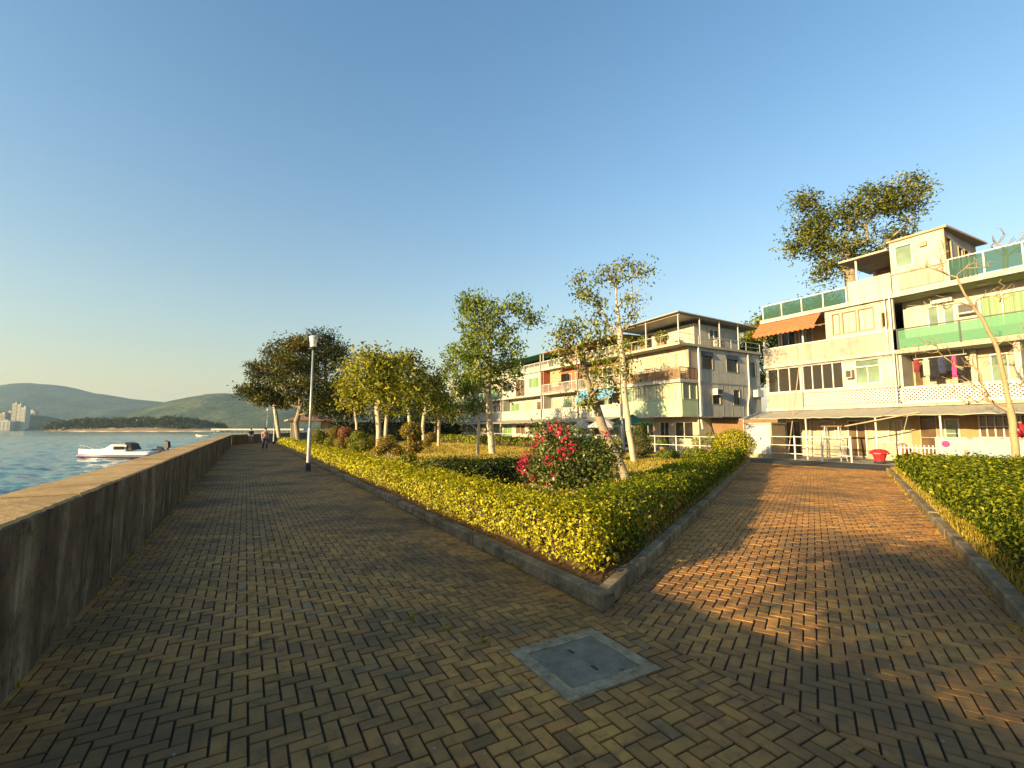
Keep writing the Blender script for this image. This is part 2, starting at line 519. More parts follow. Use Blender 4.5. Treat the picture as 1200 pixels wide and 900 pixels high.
M['brick'] = mat_brick()
M['wallc'] = mat_wall()
M['coping'] = mat_coping()
M['kerb'] = mat_kerb()
M['mortar'] = mat_ground('joint_sand', [(0.3, (0.018, 0.014, 0.009)), (0.7, (0.05, 0.04, 0.027))], 3)
M['asphalt'] = mat_ground('lane_asphalt', [(0.3, (0.045, 0.042, 0.038)), (0.7, (0.085, 0.078, 0.068))], 1.5)
M['earth'] = mat_ground('earth', [(0.3, (0.10, 0.075, 0.04)), (0.7, (0.2, 0.15, 0.08))], 0.5)
M['turf'] = mat_ground('dry_turf', [(0.32, (0.153, 0.145, 0.021)), (0.5, (0.306, 0.238, 0.038)), (0.68, (0.425, 0.306, 0.093))], 0.45)
M['sea'] = mat_sea()
M['hill1'] = mat_hill('hill_scrub', (0.014, 0.02, 0.014), (0.035, 0.042, 0.028), (0.085, 0.085, 0.055))
M['hill2'] = mat_hill('green_hill_scrub', (0.025, 0.036, 0.015), (0.06, 0.075, 0.03), (0.13, 0.13, 0.055))
M['headland'] = mat_hill('headland_wood', (0.015, 0.02, 0.012), (0.03, 0.035, 0.02), (0.05, 0.055, 0.03))
M['sand'] = mat_ground('shore_sand', [(0.3, (0.30, 0.22, 0.13)), (0.7, (0.45, 0.35, 0.22))], 0.05)
M['rock'] = mat_ground('shore_rock', [(0.3, (0.14, 0.10, 0.07)), (0.7, (0.32, 0.22, 0.14))], 0.1)

# ------------------------------------------------------------------ world, sun, camera
SUN_EL = math.radians(12.2)
LX, LY = 0.114 * D[0] + 0.993 * N[0], 0.114 * D[1] + 0.993 * N[1]
w = bpy.data.worlds.new('World'); SC.world = w
w.use_nodes = True
nt = w.node_tree
nt.nodes.clear()
sky = nt.nodes.new('ShaderNodeTexSky')
sky.sky_type = 'NISHITA'; sky.sun_disc = False
sky.sun_elevation = SUN_EL
sky.sun_rotation = math.atan2(-LX, -LY)
sky.air_density = 1.6; sky.dust_density = 1.0; sky.ozone_density = 3.2
bg = nt.nodes.new('ShaderNodeBackground'); bg.inputs[1].default_value = 0.1
wo = nt.nodes.new('ShaderNodeOutputWorld')
tcw = nt.nodes.new('ShaderNodeTexCoord'); sxyz = nt.nodes.new('ShaderNodeSeparateXYZ')
nt.links.new(tcw.outputs['Generated'], sxyz.inputs[0])
rp_ = nt.nodes.new('ShaderNodeValToRGB'); nt.links.new(sxyz.outputs['Z'], rp_.inputs['Fac'])
el_ = rp_.color_ramp.elements
for i_, (p_, c_) in enumerate([(0.0, (1.03, 0.89, 0.95)), (0.1, (1.07, 0.94, 0.98)), (0.23, (1.12, 1.03, 1.06)), (0.45, (0.97, 1.05, 1.15)), (0.72, (0.80, 1.0, 1.14))]):
    e_ = el_[i_] if i_ < 2 else el_.new(p_)
    e_.position = p_; e_.color = (c_[0] * 0.8, c_[1] * 0.8, c_[2] * 0.8, 1)
tint = nt.nodes.new('ShaderNodeMix'); tint.data_type = 'RGBA'; tint.blend_type = 'MULTIPLY'
tint.inputs[0].default_value = 1.0
nt.links.new(rp_.outputs[0], tint.inputs[7])
nt.links.new(sky.outputs[0], tint.inputs[6]); nt.links.new(tint.outputs[2], bg.inputs[0]); nt.links.new(bg.outputs[0], wo.inputs[0])

sl = bpy.data.lights.new('sun', 'SUN'); sl.energy = 5.0; sl.angle = math.radians(0.53); sl.color = (1.0, 0.775, 0.40)
so = bpy.data.objects.new('sun', sl); COL.objects.link(so)
so.rotation_euler = Vector((LX * math.cos(SUN_EL), LY * math.cos(SUN_EL), -math.sin(SUN_EL))).to_track_quat('-Z', 'Y').to_euler()
so.location = (-40, -30, 40)

cam = bpy.data.cameras.new('camera'); co = bpy.data.objects.new('camera', cam); COL.objects.link(co)
cam.sensor_width = 36.0; cam.lens = F / 1200 * 36.0
cam.clip_start = 0.05; cam.clip_end = 20000
co.location = (0, 0, EYE); co.rotation_euler = (PI / 2 + PITCH, 0, 0)
SC.camera = co
SC.view_settings.view_transform = 'Standard'
try: SC.view_settings.look = 'None'
except Exception: pass
SC.view_settings.gamma = 1.0
SC.view_settings.exposure = 1.65
SC.view_settings.use_curve_mapping = False
SC.cycles.max_bounces = 6
SC.cycles.transparent_max_bounces = 12
SC.cycles.volume_bounces = 0
SC.cycles.use_denoising = True


# ------------------------------------------------------------------ foliage
def unit(a):
    return a / np.maximum(np.linalg.norm(a, axis=1, keepdims=True), 1e-6)


def leaf_arrays(P, NV, size, rng, aspect=0.5, fold=0.18):
    n = len(P)
    size = np.broadcast_to(np.asarray(size, float), (n,))[:, None] * rng.uniform(0.65, 1.35, (n, 1))
    r = unit(rng.normal(size=(n, 3)))
    a = unit(np.cross(NV, r))
    b = np.cross(unit(NV), a)
    off = unit(NV) * size * fold
    V = np.stack([P, P + a * size * 0.5 + b * size * aspect * 0.5 + off, P + a * size, P + a * size * 0.5 - b * size * aspect * 0.5 + off], 1).reshape(-1, 3)
    Q = np.arange(n * 4).reshape(n, 4)
    return V, Q


def in_poly(x, y, poly):
    ins = np.zeros(len(x), bool)
    n = len(poly)
    for i in range(n):
        x0, y0 = poly[i]; x1, y1 = poly[(i + 1) % n]
        c = ((y0 > y) != (y1 > y)) & (x < (x1 - x0) * (y - y0) / (y1 - y0 + 1e-12) + x0)
        ins ^= c
    return ins


def edge_dist(x, y, poly):
    d = np.full(len(x), 1e9)
    n = len(poly)
    for i in range(n):
        x0, y0 = poly[i]; x1, y1 = poly[(i + 1) % n]
        dx, dy = x1 - x0, y1 - y0
        k = np.clip(((x - x0) * dx + (y - y0) * dy) / (dx * dx + dy * dy), 0, 1)
        d = np.minimum(d, np.hypot(x - x0 - k * dx, y - y0 - k * dy))
    return d


def wob(x, y, s=1.0):
    return (np.sin(x * 1.7 * s + 1.3) * np.cos(y * 2.1 * s + .4) + 0.6 * np.sin(x * 4.3 * s + y * 3.1 * s) + 0.4 * np.cos(y * 7.9 * s - x * 6.1 * s)) / 2.0


def hedge(name, label, poly_st, z0, h, mat, group=None, s0=0.038, dens=1500, rnd=0.26, seed=1, cat='hedge'):
    """clipped hedge on a polygon footprint (s, t): woody core and leaves through its outer shell, one mesh"""
    rng = np.random.default_rng(seed)
    poly = [tuple(W(s, t)[:2]) for s, t in poly_st]
    xs = [p[0] for p in poly]; ys = [p[1] for p in poly]
    n = len(poly)
    area = abs(sum(poly[i][0] * poly[(i + 1) % n][1] - poly[(i + 1) % n][0] * poly[i][1] for i in range(n))) / 2
    bb = (max(xs) - min(xs)) * (max(ys) - min(ys))
    P, NV, V0 = [], [], []
    k = int(dens * bb * 1.25)
    x = rng.uniform(min(xs), max(xs), k); y = rng.uniform(min(ys), max(ys), k)
    dist = np.hypot(x, y)
    size = s0 * np.maximum(1, dist / 9.0) ** 0.8
    patch = np.clip(0.62 + 0.55 * wob(x * 1.6 + 3, y * 1.6) + 0.3 * wob(x * 5, y * 5), 0.18, 1)
    keep = in_poly(x, y, poly) & (rng.random(k) < (s0 / size) ** 2 * patch)
    x, y = x[keep], y[keep]
    ed = edge_dist(x, y, poly)
    drop = np.where(ed < rnd, rnd - np.sqrt(np.maximum(rnd ** 2 - (rnd - ed) ** 2, 0)), 0)
    z = z0 + h - drop * 0.8 + 0.075 * wob(x, y) + 0.04 * wob(y * 3.1, x * 2.7) + rng.normal(-0.01, 0.035, len(x)) + np.where(rng.random(len(x)) < 0.08, rng.uniform(0.03, 0.17, len(x)), 0)
    P.append(np.stack([x, y, z], 1))
    NV.append(np.stack([rng.normal(0, 0.55, len(x)), rng.normal(0, 0.55, len(x)), np.ones(len(x))], 1))
    V0.append(np.clip(rng.normal(0.6, 0.26, len(x)) + 0.12 * wob(x, y, 0.8), 0, 1))
    for i in range(n):
        a = np.array(poly[i]); b = np.array(poly[(i + 1) % n])
        L = np.linalg.norm(b - a)
        k = int(dens * L * h * 1.2)
        u = rng.random(k); zz = rng.random(k) ** 0.85
        q = a + (b - a) * u[:, None]
        dist = np.hypot(q[:, 0], q[:, 1])
        size = s0 * np.maximum(1, dist / 9.0) ** 0.8
        dn = np.where(zz < 0.25, 0.4 + 2.4 * zz, 1.0)
        keep = rng.random(k) < (s0 / size) ** 2 * dn * np.clip(0.66 + 0.5 * wob(u * L * 2.2 + seed, zz * 3.0) + 0.35 * wob(u * L * 6, zz * 6 + seed), 0.15, 1)
        q, zz, u = q[keep], zz[keep], u[keep]
        nx = np.array([b[1] - a[1], a[0] - b[0]]) / L
        c = np.mean(np.array(poly), 0)
        if np.dot(nx, (a + b) / 2 - c) < 0: nx = -nx
        top = np.maximum(0, zz - 0.8) / 0.2
        off = rng.normal(0, 0.055, len(q)) + np.where(rng.random(len(q)) < 0.05, rng.uniform(0.03, 0.14, len(q)), 0) + 0.09 * wob(q[:, 0] + zz, q[:, 1] - zz, 1.3) - rnd * 0.6 * top ** 2 - 0.05 * (zz < 0.2)
        p = q + nx * off[:, None]
        P.append(np.stack([p[:, 0], p[:, 1], z0 + 0.03 + zz * (h - 0.03)], 1))
        NV.append(np.stack([nx[0] + rng.normal(0, 0.6, len(q)), nx[1] + rng.normal(0, 0.6, len(q)), rng.normal(0.35, 0.5, len(q))], 1))
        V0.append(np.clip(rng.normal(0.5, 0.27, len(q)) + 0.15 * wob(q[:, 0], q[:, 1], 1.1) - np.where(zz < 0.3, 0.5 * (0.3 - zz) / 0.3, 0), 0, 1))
    P = np.concatenate(P); NV = np.concatenate(NV); V0 = np.concatenate(V0)
    dist = np.hypot(P[:, 0], P[:, 1])
    V, Q = leaf_arrays(P, NV, s0 * 1.25 * np.maximum(1, dist / 9.0) ** 0.8, rng, 0.55)
    # the woody core
    cx, cy = np.mean(xs), np.mean(ys)
    ins = []
    for i in range(n):
        p0, p1, p2 = np.array(poly[i - 1]), np.array(poly[i]), np.array(poly[(i + 1) % n])
        e1 = (p1 - p0) / np.linalg.norm(p1 - p0); e2 = (p2 - p1) / np.linalg.norm(p2 - p1)
        sg = 1 if sum(poly[j][0] * poly[(j + 1) % n][1] - poly[(j + 1) % n][0] * poly[j][1] for j in range(n)) > 0 else -1
        m1 = np.array([-e1[1], e1[0]]) * sg; m2 = np.array([-e2[1], e2[0]]) * sg
        bis = (m1 + m2); bis /= max(0.3, np.dot(bis, m1))
        ins.append(p1 + bis * 0.10)
    zt = z0 + h - 0.12
    b = len(V)
    cv = [(p[0], p[1], z0 - 0.02) for p in ins] + [(p[0] * 0.97 + cx * 0.03, p[1] * 0.97 + cy * 0.03, zt) for p in ins]
    quads = [(b + i, b + (i + 1) % n, b + n + (i + 1) % n, b + n + i) for i in range(n)]
    if n == 4: quads.append((b + n, b + n + 1, b + n + 2, b + n + 3))
    else:
        quads += [(b + n, b + n + i, b + n + i + 1, b + n + min(i + 2, n - 1)) for i in range(1, n - 2, 2)]
    V = np.concatenate([V, np.array(cv)]); Q = np.concatenate([Q, np.array(quads)])
    mi = np.zeros(len(Q), int); mi[-len(quads):] = 1
    var = np.concatenate([V0, np.zeros(len(quads))])
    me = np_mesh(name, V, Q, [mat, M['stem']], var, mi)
    return tag(link(name, me), label, cat, group)


def puff(name, center, radii, n, size, mat, parent, seed=0, core=True, smat=None):
    """a clipped ball of leaves with a twiggy core"""
    rng = np.random.default_rng(seed)
    d = unit(rng.normal(size=(n, 3)))
    rr = rng.uniform(0.78, 1.04, (n, 1)) * (1 + 0.07 * wob(d[:, 0] * 3, d[:, 1] * 3 + d[:, 2] * 2)[:, None])
    P = d * rr * np.array(radii) + np.array(center)
    V, Q = leaf_arrays(P, d + rng.normal(0, 0.5, (n, 3)), size, rng, 0.55)
    var = np.clip(rng.normal(0.55, 0.24, n), 0, 1)
    mi = np.zeros(len(Q), int)
    if core:
        mb = MB().ball(center, [r * 0.72 for r in radii], 12, 6)
        b = len(V)
        tri = [f if len(f) == 4 else None for f in mb.f]
        qs = np.array([[i + b for i in f] for f in tri if f])
        V = np.concatenate([V, np.array(mb.v)]); Q = np.concatenate([Q, qs])
        mi = np.concatenate([mi, np.ones(len(qs), int)]); var = np.concatenate([var, np.zeros(len(qs))])
    me = np_mesh(name, V, Q, [mat, smat or M['stem']], var, mi)
    return link(name, me, parent)


def limbs(mb, nodes, par, wts, r0, wmax, thin=0.62):
    def R(i): return max(r0 * (wts[i] / wmax) ** thin, min(0.007, r0 * 0.1))
    for i in range(1, len(nodes)):
        j = par[i]
        ra, rb = R(j), R(i)
        ra = min(ra, rb * 1.6 + 0.01)
        mb.tube([nodes[j], nodes[i]], [ra, rb], 7 if rb > 0.05 else (5 if rb > 0.02 else 4), False)


def grow(trunk, ells, r0, seed, step=0.5, sag=0.15, asc=0.35):
    """trunk polyline plus limbs reaching every leaf clump; returns nodes, parents, weights, clump points"""
    rng = np.random.default_rng(seed)
    rnd = random.Random(seed)
    nodes, par = [Vector(trunk[0])], [0]
    for a, b in zip(trunk[:-1], trunk[1:]):
        a, b = Vector(a), Vector(b)
        m = max(1, int((b - a).length / step))
        for i in range(1, m + 1):
            j = 0.05 * min(1.0, step)
            nodes.append(a.lerp(b, i / m) + Vector((rnd.uniform(-j, j), rnd.uniform(-j, j), 0)))
            par.append(len(nodes) - 2)
    nt0 = len(nodes)
    pts = []
    for c, r, n in ells:
        d = unit(rng.normal(size=(n, 3))) * (rng.random((n, 1)) ** 0.42)
        for q in d: pts.append(Vector(c) + Vector((q[0] * r[0], q[1] * r[1], q[2] * r[2])))
    lo = nt0 // 3
    pts.sort(key=lambda p: min((p - nodes[i]).length for i in range(lo, nt0)))
    tips = []
    for p in pts:
        A = np.array([tuple(q) for q in nodes])
        A_ = A[lo:]
        dv = np.array(p) - A_
        L = np.linalg.norm(dv, axis=1)
        cost = L + 1.2 * np.maximum(0, asc * L - dv[:, 2])
        i = int(np.argmin(cost)) + lo
        a = nodes[i]
        Ld = (p - a).length
        m = max(1, int(Ld / step))
        prev = i
        side = Vector((rnd.uniform(-1, 1), rnd.uniform(-1, 1), rnd.uniform(-0.4, 0.8))) * Ld * sag
        for k in range(1, m + 1):
            u = k / m
            q = a.lerp(p, u) + side * math.sin(PI * u)
            nodes.append(q); par.append(prev); prev = len(nodes) - 1
        tips.append(prev)
    wts = [0.0] * len(nodes)
    for t in tips: wts[t] += 1
    for i in range(len(nodes) - 1, 0, -1): wts[par[i]] += max(wts[i], 0.4) if i < nt0 else wts[i]
    wmax = max(wts[0], 1)
    for i in range(nt0): wts[i] = max(wts[i], wmax * (0.9 - 0.75 * i / nt0))
    return nodes, par, wts, wmax, pts


def tree(name, label, cat, trunk, r0, ells, lm, bm, per=26, lsize=0.14, cr=0.4, seed=1, group=None, step=0.5, droop=0.0, sag=0.15, flat=0.8, aspect=0.5, asc=0.35, thin=0.62):
    base = Vector(trunk[0])
    root = empty(name, base)
    tag(root, label, cat, group)
    nodes, par, wts, wmax, pts = grow(trunk, ells, r0, seed, step, sag, asc)
    mb = MB()
    limbs(mb, [n - base for n in nodes], par, wts, r0, wmax, thin)
    mb.build('trunk', M[bm], root, True)
    if per:
        rng = np.random.default_rng(seed + 99)
        C = np.array([tuple(p - base) for p in pts])
        k = len(C)
        cnt = rng.poisson(per * 1.75, k)
        idx = np.repeat(np.arange(k), cnt)
        tone = rng.normal(0, 0.2, k)
        O = np.clip(rng.normal(size=(len(idx), 3)), -1.7, 1.7) * np.array([cr, cr, cr * flat]) * rng.uniform(0.6, 1.2, k)[idx][:, None]
        P = C[idx] + O
        NV = rng.normal(0, 0.7, (len(idx), 3)) + np.array([0, 0, 0.7])
        if droop: NV = rng.normal(0, 0.6, (len(idx), 3)) * np.array([1, 1, 0.35]) + np.array([0, 0, 0.1])
        V, Q = leaf_arrays(P, NV, lsize, rng, aspect)
        var = np.clip(rng.normal(0.55, 0.14, len(idx)) + tone[idx], 0, 1)
        link('crown', np_mesh('crown', V, Q, M[lm], var), root)
    return root


def ell(x, y, rx, ry, Y, n, dy=0.0, rz=None):
    """crown lobe surveyed in photo pixels at distance Y"""
    c = at(x, y, Y + dy)
    k = (Y + dy) / F * 1.01
    return (c, (rx * k, (rz if rz is not None else (rx + ry) / 2) * k, ry * k), n)


# ------------------------------------------------------------------ paving
def clip(poly, nx, ny, c):
    """keep nx*x + ny*y <= c"""
    out = []
    for i in range(len(poly)):
        a, b = poly[i], poly[(i + 1) % len(poly)]
        da, db = nx * a[0] + ny * a[1] - c, nx * b[0] + ny * b[1] - c
        if da <= 0: out.append(a)
        if (da < 0 < db) or (db < 0 < da):
            u = da / (da - db)
            out.append((a[0] + (b[0] - a[0]) * u, a[1] + (b[1] - a[1]) * u))
    return out


def paving(name, planes, origin, ang, smin, smax, tmin, tmax, skip=None, seed=3):
    """herringbone pavers as real bricks: chamfered tops, sand joints, own tone and tilt"""
    rnd = random.Random(seed)
    a = 0.087
    V, Fc, var = [], [], []
    ca, sa = math.cos(ang), math.sin(ang)
    R = int(max(smax - smin, tmax - tmin) / a) + 8
    g = 0.006
    for i in range(int(smin / a) - 2, int(smax / a) + 3):
        for j in range(int(tmin / a) - 2, int(tmax / a) + 3):
            m = (i + j) % 4
            if m == 0: x0, y0, x1, y1 = i, j, i + 2, j + 1
            elif m == 2: x0, y0, x1, y1 = i, j, i + 1, j + 2
            else: continue
            jit = rnd.uniform(-0.0015, 0.0015)
            rect = [(x0 * a + g + jit, y0 * a + g), (x1 * a - g, y0 * a + g), (x1 * a - g, y1 * a - g + jit), (x0 * a + g, y1 * a - g)]
            rect = [(origin[0] + p[0] * ca - p[1] * sa, origin[1] + p[0] * sa + p[1] * ca) for p in rect]
            if all(nx * p[0] + ny * p[1] > c for (nx, ny, c) in planes[:1] for p in rect): continue
            ok = True
            for nx, ny, c in planes:
                mx = max(nx * p[0] + ny * p[1] for p in rect)
                if mx > c:
                    if min(nx * p[0] + ny * p[1] for p in rect) > c - 0.01: ok = False; break
                    rect = clip(rect, nx, ny, c)
                    if len(rect) < 3: ok = False; break
            if not ok: continue
            cx = sum(p[0] for p in rect) / len(rect); cy = sum(p[1] for p in rect) / len(rect)
            if skip and skip(cx, cy): continue
            z = rnd.gauss(0, 0.0013)
            tx, ty = rnd.gauss(0, 0.008), rnd.gauss(0, 0.008)
            n = len(rect)
            b = len(V)
            for p in rect: V.append((*W(p[0], p[1])[:2], -0.03))
            for p in rect: V.append((*W(p[0], p[1])[:2], z - 0.004 + tx * (p[0] - cx) + ty * (p[1] - cy)))
            for p in rect:
                q = (p[0] + (cx - p[0]) * 0.06, p[1] + (cy - p[1]) * 0.06)
                V.append((*W(q[0], q[1])[:2], z + tx * (q[0] - cx) + ty * (q[1] - cy)))
            fs = [tuple(b + 2 * n + k for k in range(n))]
            for k in range(n):
                k2 = (k + 1) % n
                fs.append((b + k, b + k2, b + n + k2, b + n + k)); fs.append((b + n + k, b + n + k2, b + 2 * n + k2, b + 2 * n + k))
            # frame (s,t)->world mirrors, keep outward winding
            fs = [tuple(reversed(f)) for f in fs]
            t_ = min(1, max(0, rnd.betavariate(2.2, 2.0)))
            Fc.extend(fs); var.extend([t_] * len(fs))
    me = bpy.data.meshes.new(name)
    me.from_pydata(V, [], Fc)
    at_ = me.attributes.new('var', 'FLOAT', 'FACE'); at_.data.foreach_set('value', np.array(var, np.float32))
    me.materials.append(M['brick'])
    me.update()
    return tag(link(name, me), kind='structure')


KT = 2.83                                   # kerb line of the promenade
CK = (3.31, 2.83)                           # kerb corner (s, t)
LK = (14.1, 21.4)                           # where the garden kerb meets the lane
RK0, RK1 = (0.3, 3.15), (8.55, 21.4)        # kerb on the right of the garden path


def line_plane(a, b, keep):
    nx, ny = (b[1] - a[1]), -(b[0] - a[0])
    L = math.hypot(nx, ny); nx /= L; ny /= L
    c = nx * a[0] + ny * a[1]
    if nx * keep[0] + ny * keep[1] > c: nx, ny, c = -nx, -ny, -c
    return (nx, ny, c)


MH = (2.72, 2.115, 0.36, 0.385)             # manhole: centre s, t and half sizes
in_mh = lambda s, t: abs(s - MH[0]) < MH[2] - 0.075 and abs(t - MH[1]) < MH[3] - 0.075


def flat(name, poly_st, z, mat):
    mb = MB()
    v = [W(s, t, z) for s, t in poly_st]
    mb._add(v, [tuple(range(len(v)))])
    o = mb.build(name, mat)
    if o.data.polygons[0].normal.z < 0: o.data.flip_normals()
    return tag(o, kind='structure')


paving('promenade_path', [(0, 1, KT - 0.03), (0, -1, 1.2), (1, 0, 62), (-1, 0, 3.0)], (0, 0), 0.0, -3, 62, -1.4, 3.0, in_mh, 3)
pa = math.atan2(18.4, 9.6)
paving('garden_path', [(0, -1, -(KT - 0.03)), line_plane(CK, LK, (4, 10)), line_plane(RK0, RK1, (4, 10)), (0, 1, 21.45), (-1, 0, 3)], (CK[0], CK[1]), pa - PI / 2, -12, 12, -6, 22.5, in_mh, 5)
flat('path_bedding', [(-3, -1.3), (62, -1.3), (62, 2.9), (14, 21.5), (8, 21.5), (-3, 3.2)], -0.010, M['mortar'])
# lane in front of the houses
flat('lane', [(-25, 21.42), (72, 21.42), (72, 25.0), (-25, 25.0)], -0.004, M['asphalt'])
flat('forecourt', [(-25, 25.0), (72, 25.0), (72, 60), (-25, 60)], 0.0, plain('forecourt_concrete', (0.30, 0.27, 0.21), 0.9, 0.3, 2))

# land sheet with its edge along the coast, and the sea
gp = [W(-60, -1.4), W(54, -1.45), Vector((-37.5, 80, 0)), Vector((-42, 125, 0)), Vector((-80, 260, 0)), Vector((-140, 500, 0)), Vector((1400, 500, 0)), Vector((1400, -500, 0)), Vector((120, -500, 0))]
mb = MB(); mb.prism([(p.x, p.y) for p in gp][::-1], -4.0, -0.03)
tag(mb.build('ground', M['earth']), kind='structure')
mb = MB(); mb._add([(-9000, -2500, -1.72), (9000, -2500, -1.72), (9000, 9000, -1.72), (-9000, 9000, -1.72)], [(0, 1, 2, 3)])
tag(mb.build('sea_far', M['sea']), kind='structure')
wr = np.random.default_rng(50)
an_ = np.radians(np.linspace(-105, 0, 700)); rd_ = np.exp(np.linspace(math.log(2.5), math.log(700), 900))
A_, R_ = np.meshgrid(an_, rd_)
XX, YY = np.sin(A_) * R_, np.cos(A_) * R_
ZZ = np.zeros_like(XX)
spc = R_ * 0.0045
for i in range(46):
    lam = 0.35 * (5.0 / 0.35) ** (i / 45)
    th = math.radians(70) + wr.normal(0, 0.55)
    kx, ky = math.cos(th) * 2 * PI / lam, math.sin(th) * 2 * PI / lam
    ph = XX * kx + YY * ky + wr.uniform(0, 6.28) + 0.6 * np.sin(XX * 0.11 + i) * np.cos(YY * 0.09)
    ZZ += 0.0075 * lam ** 0.85 * (np.sin(ph) + 0.25 * np.sin(2 * ph + 1.2)) * np.clip((lam / spc - 2.0) / 2.0, 0, 1)
nr, na = XX.shape
VV = np.stack([XX, YY, ZZ - 1.5], 2).reshape(-1, 3)
ii, jj = np.meshgrid(np.arange(nr - 1), np.arange(na - 1), indexing='ij')
q0 = (ii * na + jj).ravel()
sea_me = np_mesh('sea', VV, np.stack([q0, q0 + na, q0 + na + 1, q0 + 1], 1), M['sea'])
sea_me.polygons.foreach_set('use_smooth', [True] * len(sea_me.polygons))
if sea_me.polygons[0].normal.z < 0: sea_me.flip_normals()
so_ = link('sea', sea_me); tag(so_, kind='structure')
mb = None


# ------------------------------------------------------------------ sea wall
def sea_wall():
    root = empty('sea_wall', W(0, -1.45))
    tag(root, 'long stained concrete sea wall with sunlit top beside the promenade', 'wall')
    rnd = random.Random(4)
    P0 = [W(-12, 0), W(54, 0)]
    body, cop = MB(), MB()

    def run(p, q, L0):
        p, q = Vector(p), Vector(q)
        d = (q - p).normalized(); nrm = Vector((d.y, -d.x, 0))
        L = (q - p).length
        s = 0.0
        while s < L - 0.1:
            l = min(rnd.choice([1.9, 2.4, 2.0, 2.2]), L - s)
            a, b = p + d * (s + 0.01), p + d * (s + l - 0.01)
            o = rnd.uniform(-0.02, 0.02)
            lean = 0.012
            in0, in1 = nrm * (-1.18 + o), nrm * (-1.18 + o - lean)
            out0, out1 = nrm * -1.80, nrm * -1.74
            body.hexa([a + out0 - Vector((0, 0, 3)), b + out0 - Vector((0, 0, 3)), b + in0 - Vector((0, 0, 3)), a + in0 - Vector((0, 0, 3))],
                      [a + out1 + Vector((0, 0, 1.028)), b + out1 + Vector((0, 0, 1.028)), b + in1 + Vector((0, 0, 1.028)), a + in1 + Vector((0, 0, 1.028))])
            # coping: shorter slabs, ragged inner edge
            u = s
            while u < s + l - 0.05:
                m = min(rnd.uniform(0.7, 1.3), s + l - u)
                zz = 1.05 + rnd.uniform(-0.008, 0.008)
                K = 12
                for k in range(K):
                    e0, e1 = u + 0.006 + (m - 0.012) * k / K, u + 0.006 + (m - 0.012) * (k + 1) / K
                    j0 = -0.012 + 0.006 * math.sin(e0 * 29.1) + 0.007 * math.sin(e0 * 53.0)
                    j1 = -0.012 + 0.006 * math.sin(e1 * 29.1) + 0.007 * math.sin(e1 * 53.0)
                    A, B = p + d * e0, p + d * e1
                    z_ = Vector((0, 0, 1.03)); zt = Vector((0, 0, zz))
                    cop.hexa([A + nrm * -1.76 + z_, B + nrm * -1.76 + z_, B + nrm * (-1.185 + j1) + z_, A + nrm * (-1.185 + j0) + z_],
                             [A + nrm * -1.745 + zt, B + nrm * -1.745 + zt, B + nrm * (-1.20 + j1) + zt, A + nrm * (-1.20 + j0) + zt])
                u += m
            s += l
    run(P0[0], P0[1], 0)
    e = P0[1] + Vector((0, 0, 0))
    c1 = W(54, 0) ; c2 = W(54, 0) + Vector((-9.6, 34.5, 0)); c3 = c2 + Vector((-2, 45, 0))
    run(c1, c2, 1); run(c2, c3, 2)
    inv = Matrix.Translation(-root.location)
    for m in (body, cop): m.v = [tuple(inv @ Vector(v)) for v in m.v]
    body.build('wall_body', M['wallc'], root)
    cop.build('coping', M['coping'], root)


sea_wall()


# ------------------------------------------------------------------ kerbs
def kerb(a, b, side, z=0.13, wd=0.13, stone=0.92, seed=1, gap=(0, 0)):
    rnd = random.Random(seed)
    p, q = W(*a), W(*b)
    d = (q - p).normalized(); nrm = Vector((d.y, -d.x, 0)) * side
    L = (q - p).length
    mb = MB()
    s = gap[0]
    while s < L - gap[1] - 0.05:
        l = min(stone, L - gap[1] - s)
        o = rnd.uniform(-0.008, 0.008); zz = z + rnd.uniform(-0.01, 0.008)
        A, B = p + d * (s + 0.004) + nrm * o, p + d * (s + l - 0.004) + nrm * (o + rnd.uniform(-0.004, 0.004))
        c = 0.018
        ring = lambda P: [P + Vector((0, 0, -0.08)), P + Vector((0, 0, zz - c)), P + nrm * c + Vector((0, 0, zz)), P + nrm * (wd - 0.008) + Vector((0, 0, zz)), P + nrm * wd + Vector((0, 0, zz - 0.01)), P + nrm * wd + Vector((0, 0, -0.08))]
        mb.loft([ring(A), ring(B)])
        s += l
    o = mb.build('kerb', M['kerb'])
    bm = bmesh.new(); bm.from_mesh(o.data); bmesh.ops.recalc_face_normals(bm, faces=bm.faces); bm.to_mesh(o.data); bm.free()
    return tag(o, kind='structure')


kerb(CK, (61, KT), 1, seed=1, gap=(0.005, 0))
kerb(CK, LK, -1, seed=2, gap=(0.14, 0))
kerb(RK0, RK1, 1, seed=3)
kerb((14.1, 21.3), (61, 21.3), -1, seed=4)
kerb((8.5, 21.3), (-20, 21.3), 1, seed=5)

# ------------------------------------------------------------------ manhole
mh = empty('manhole_cover', W(MH[0], MH[1]), ROT)
tag(mh, 'square grey metal manhole cover in a concrete frame set in brick paving', 'manhole cover')
mb = MB()
a_, b_ = MH[3], MH[2]
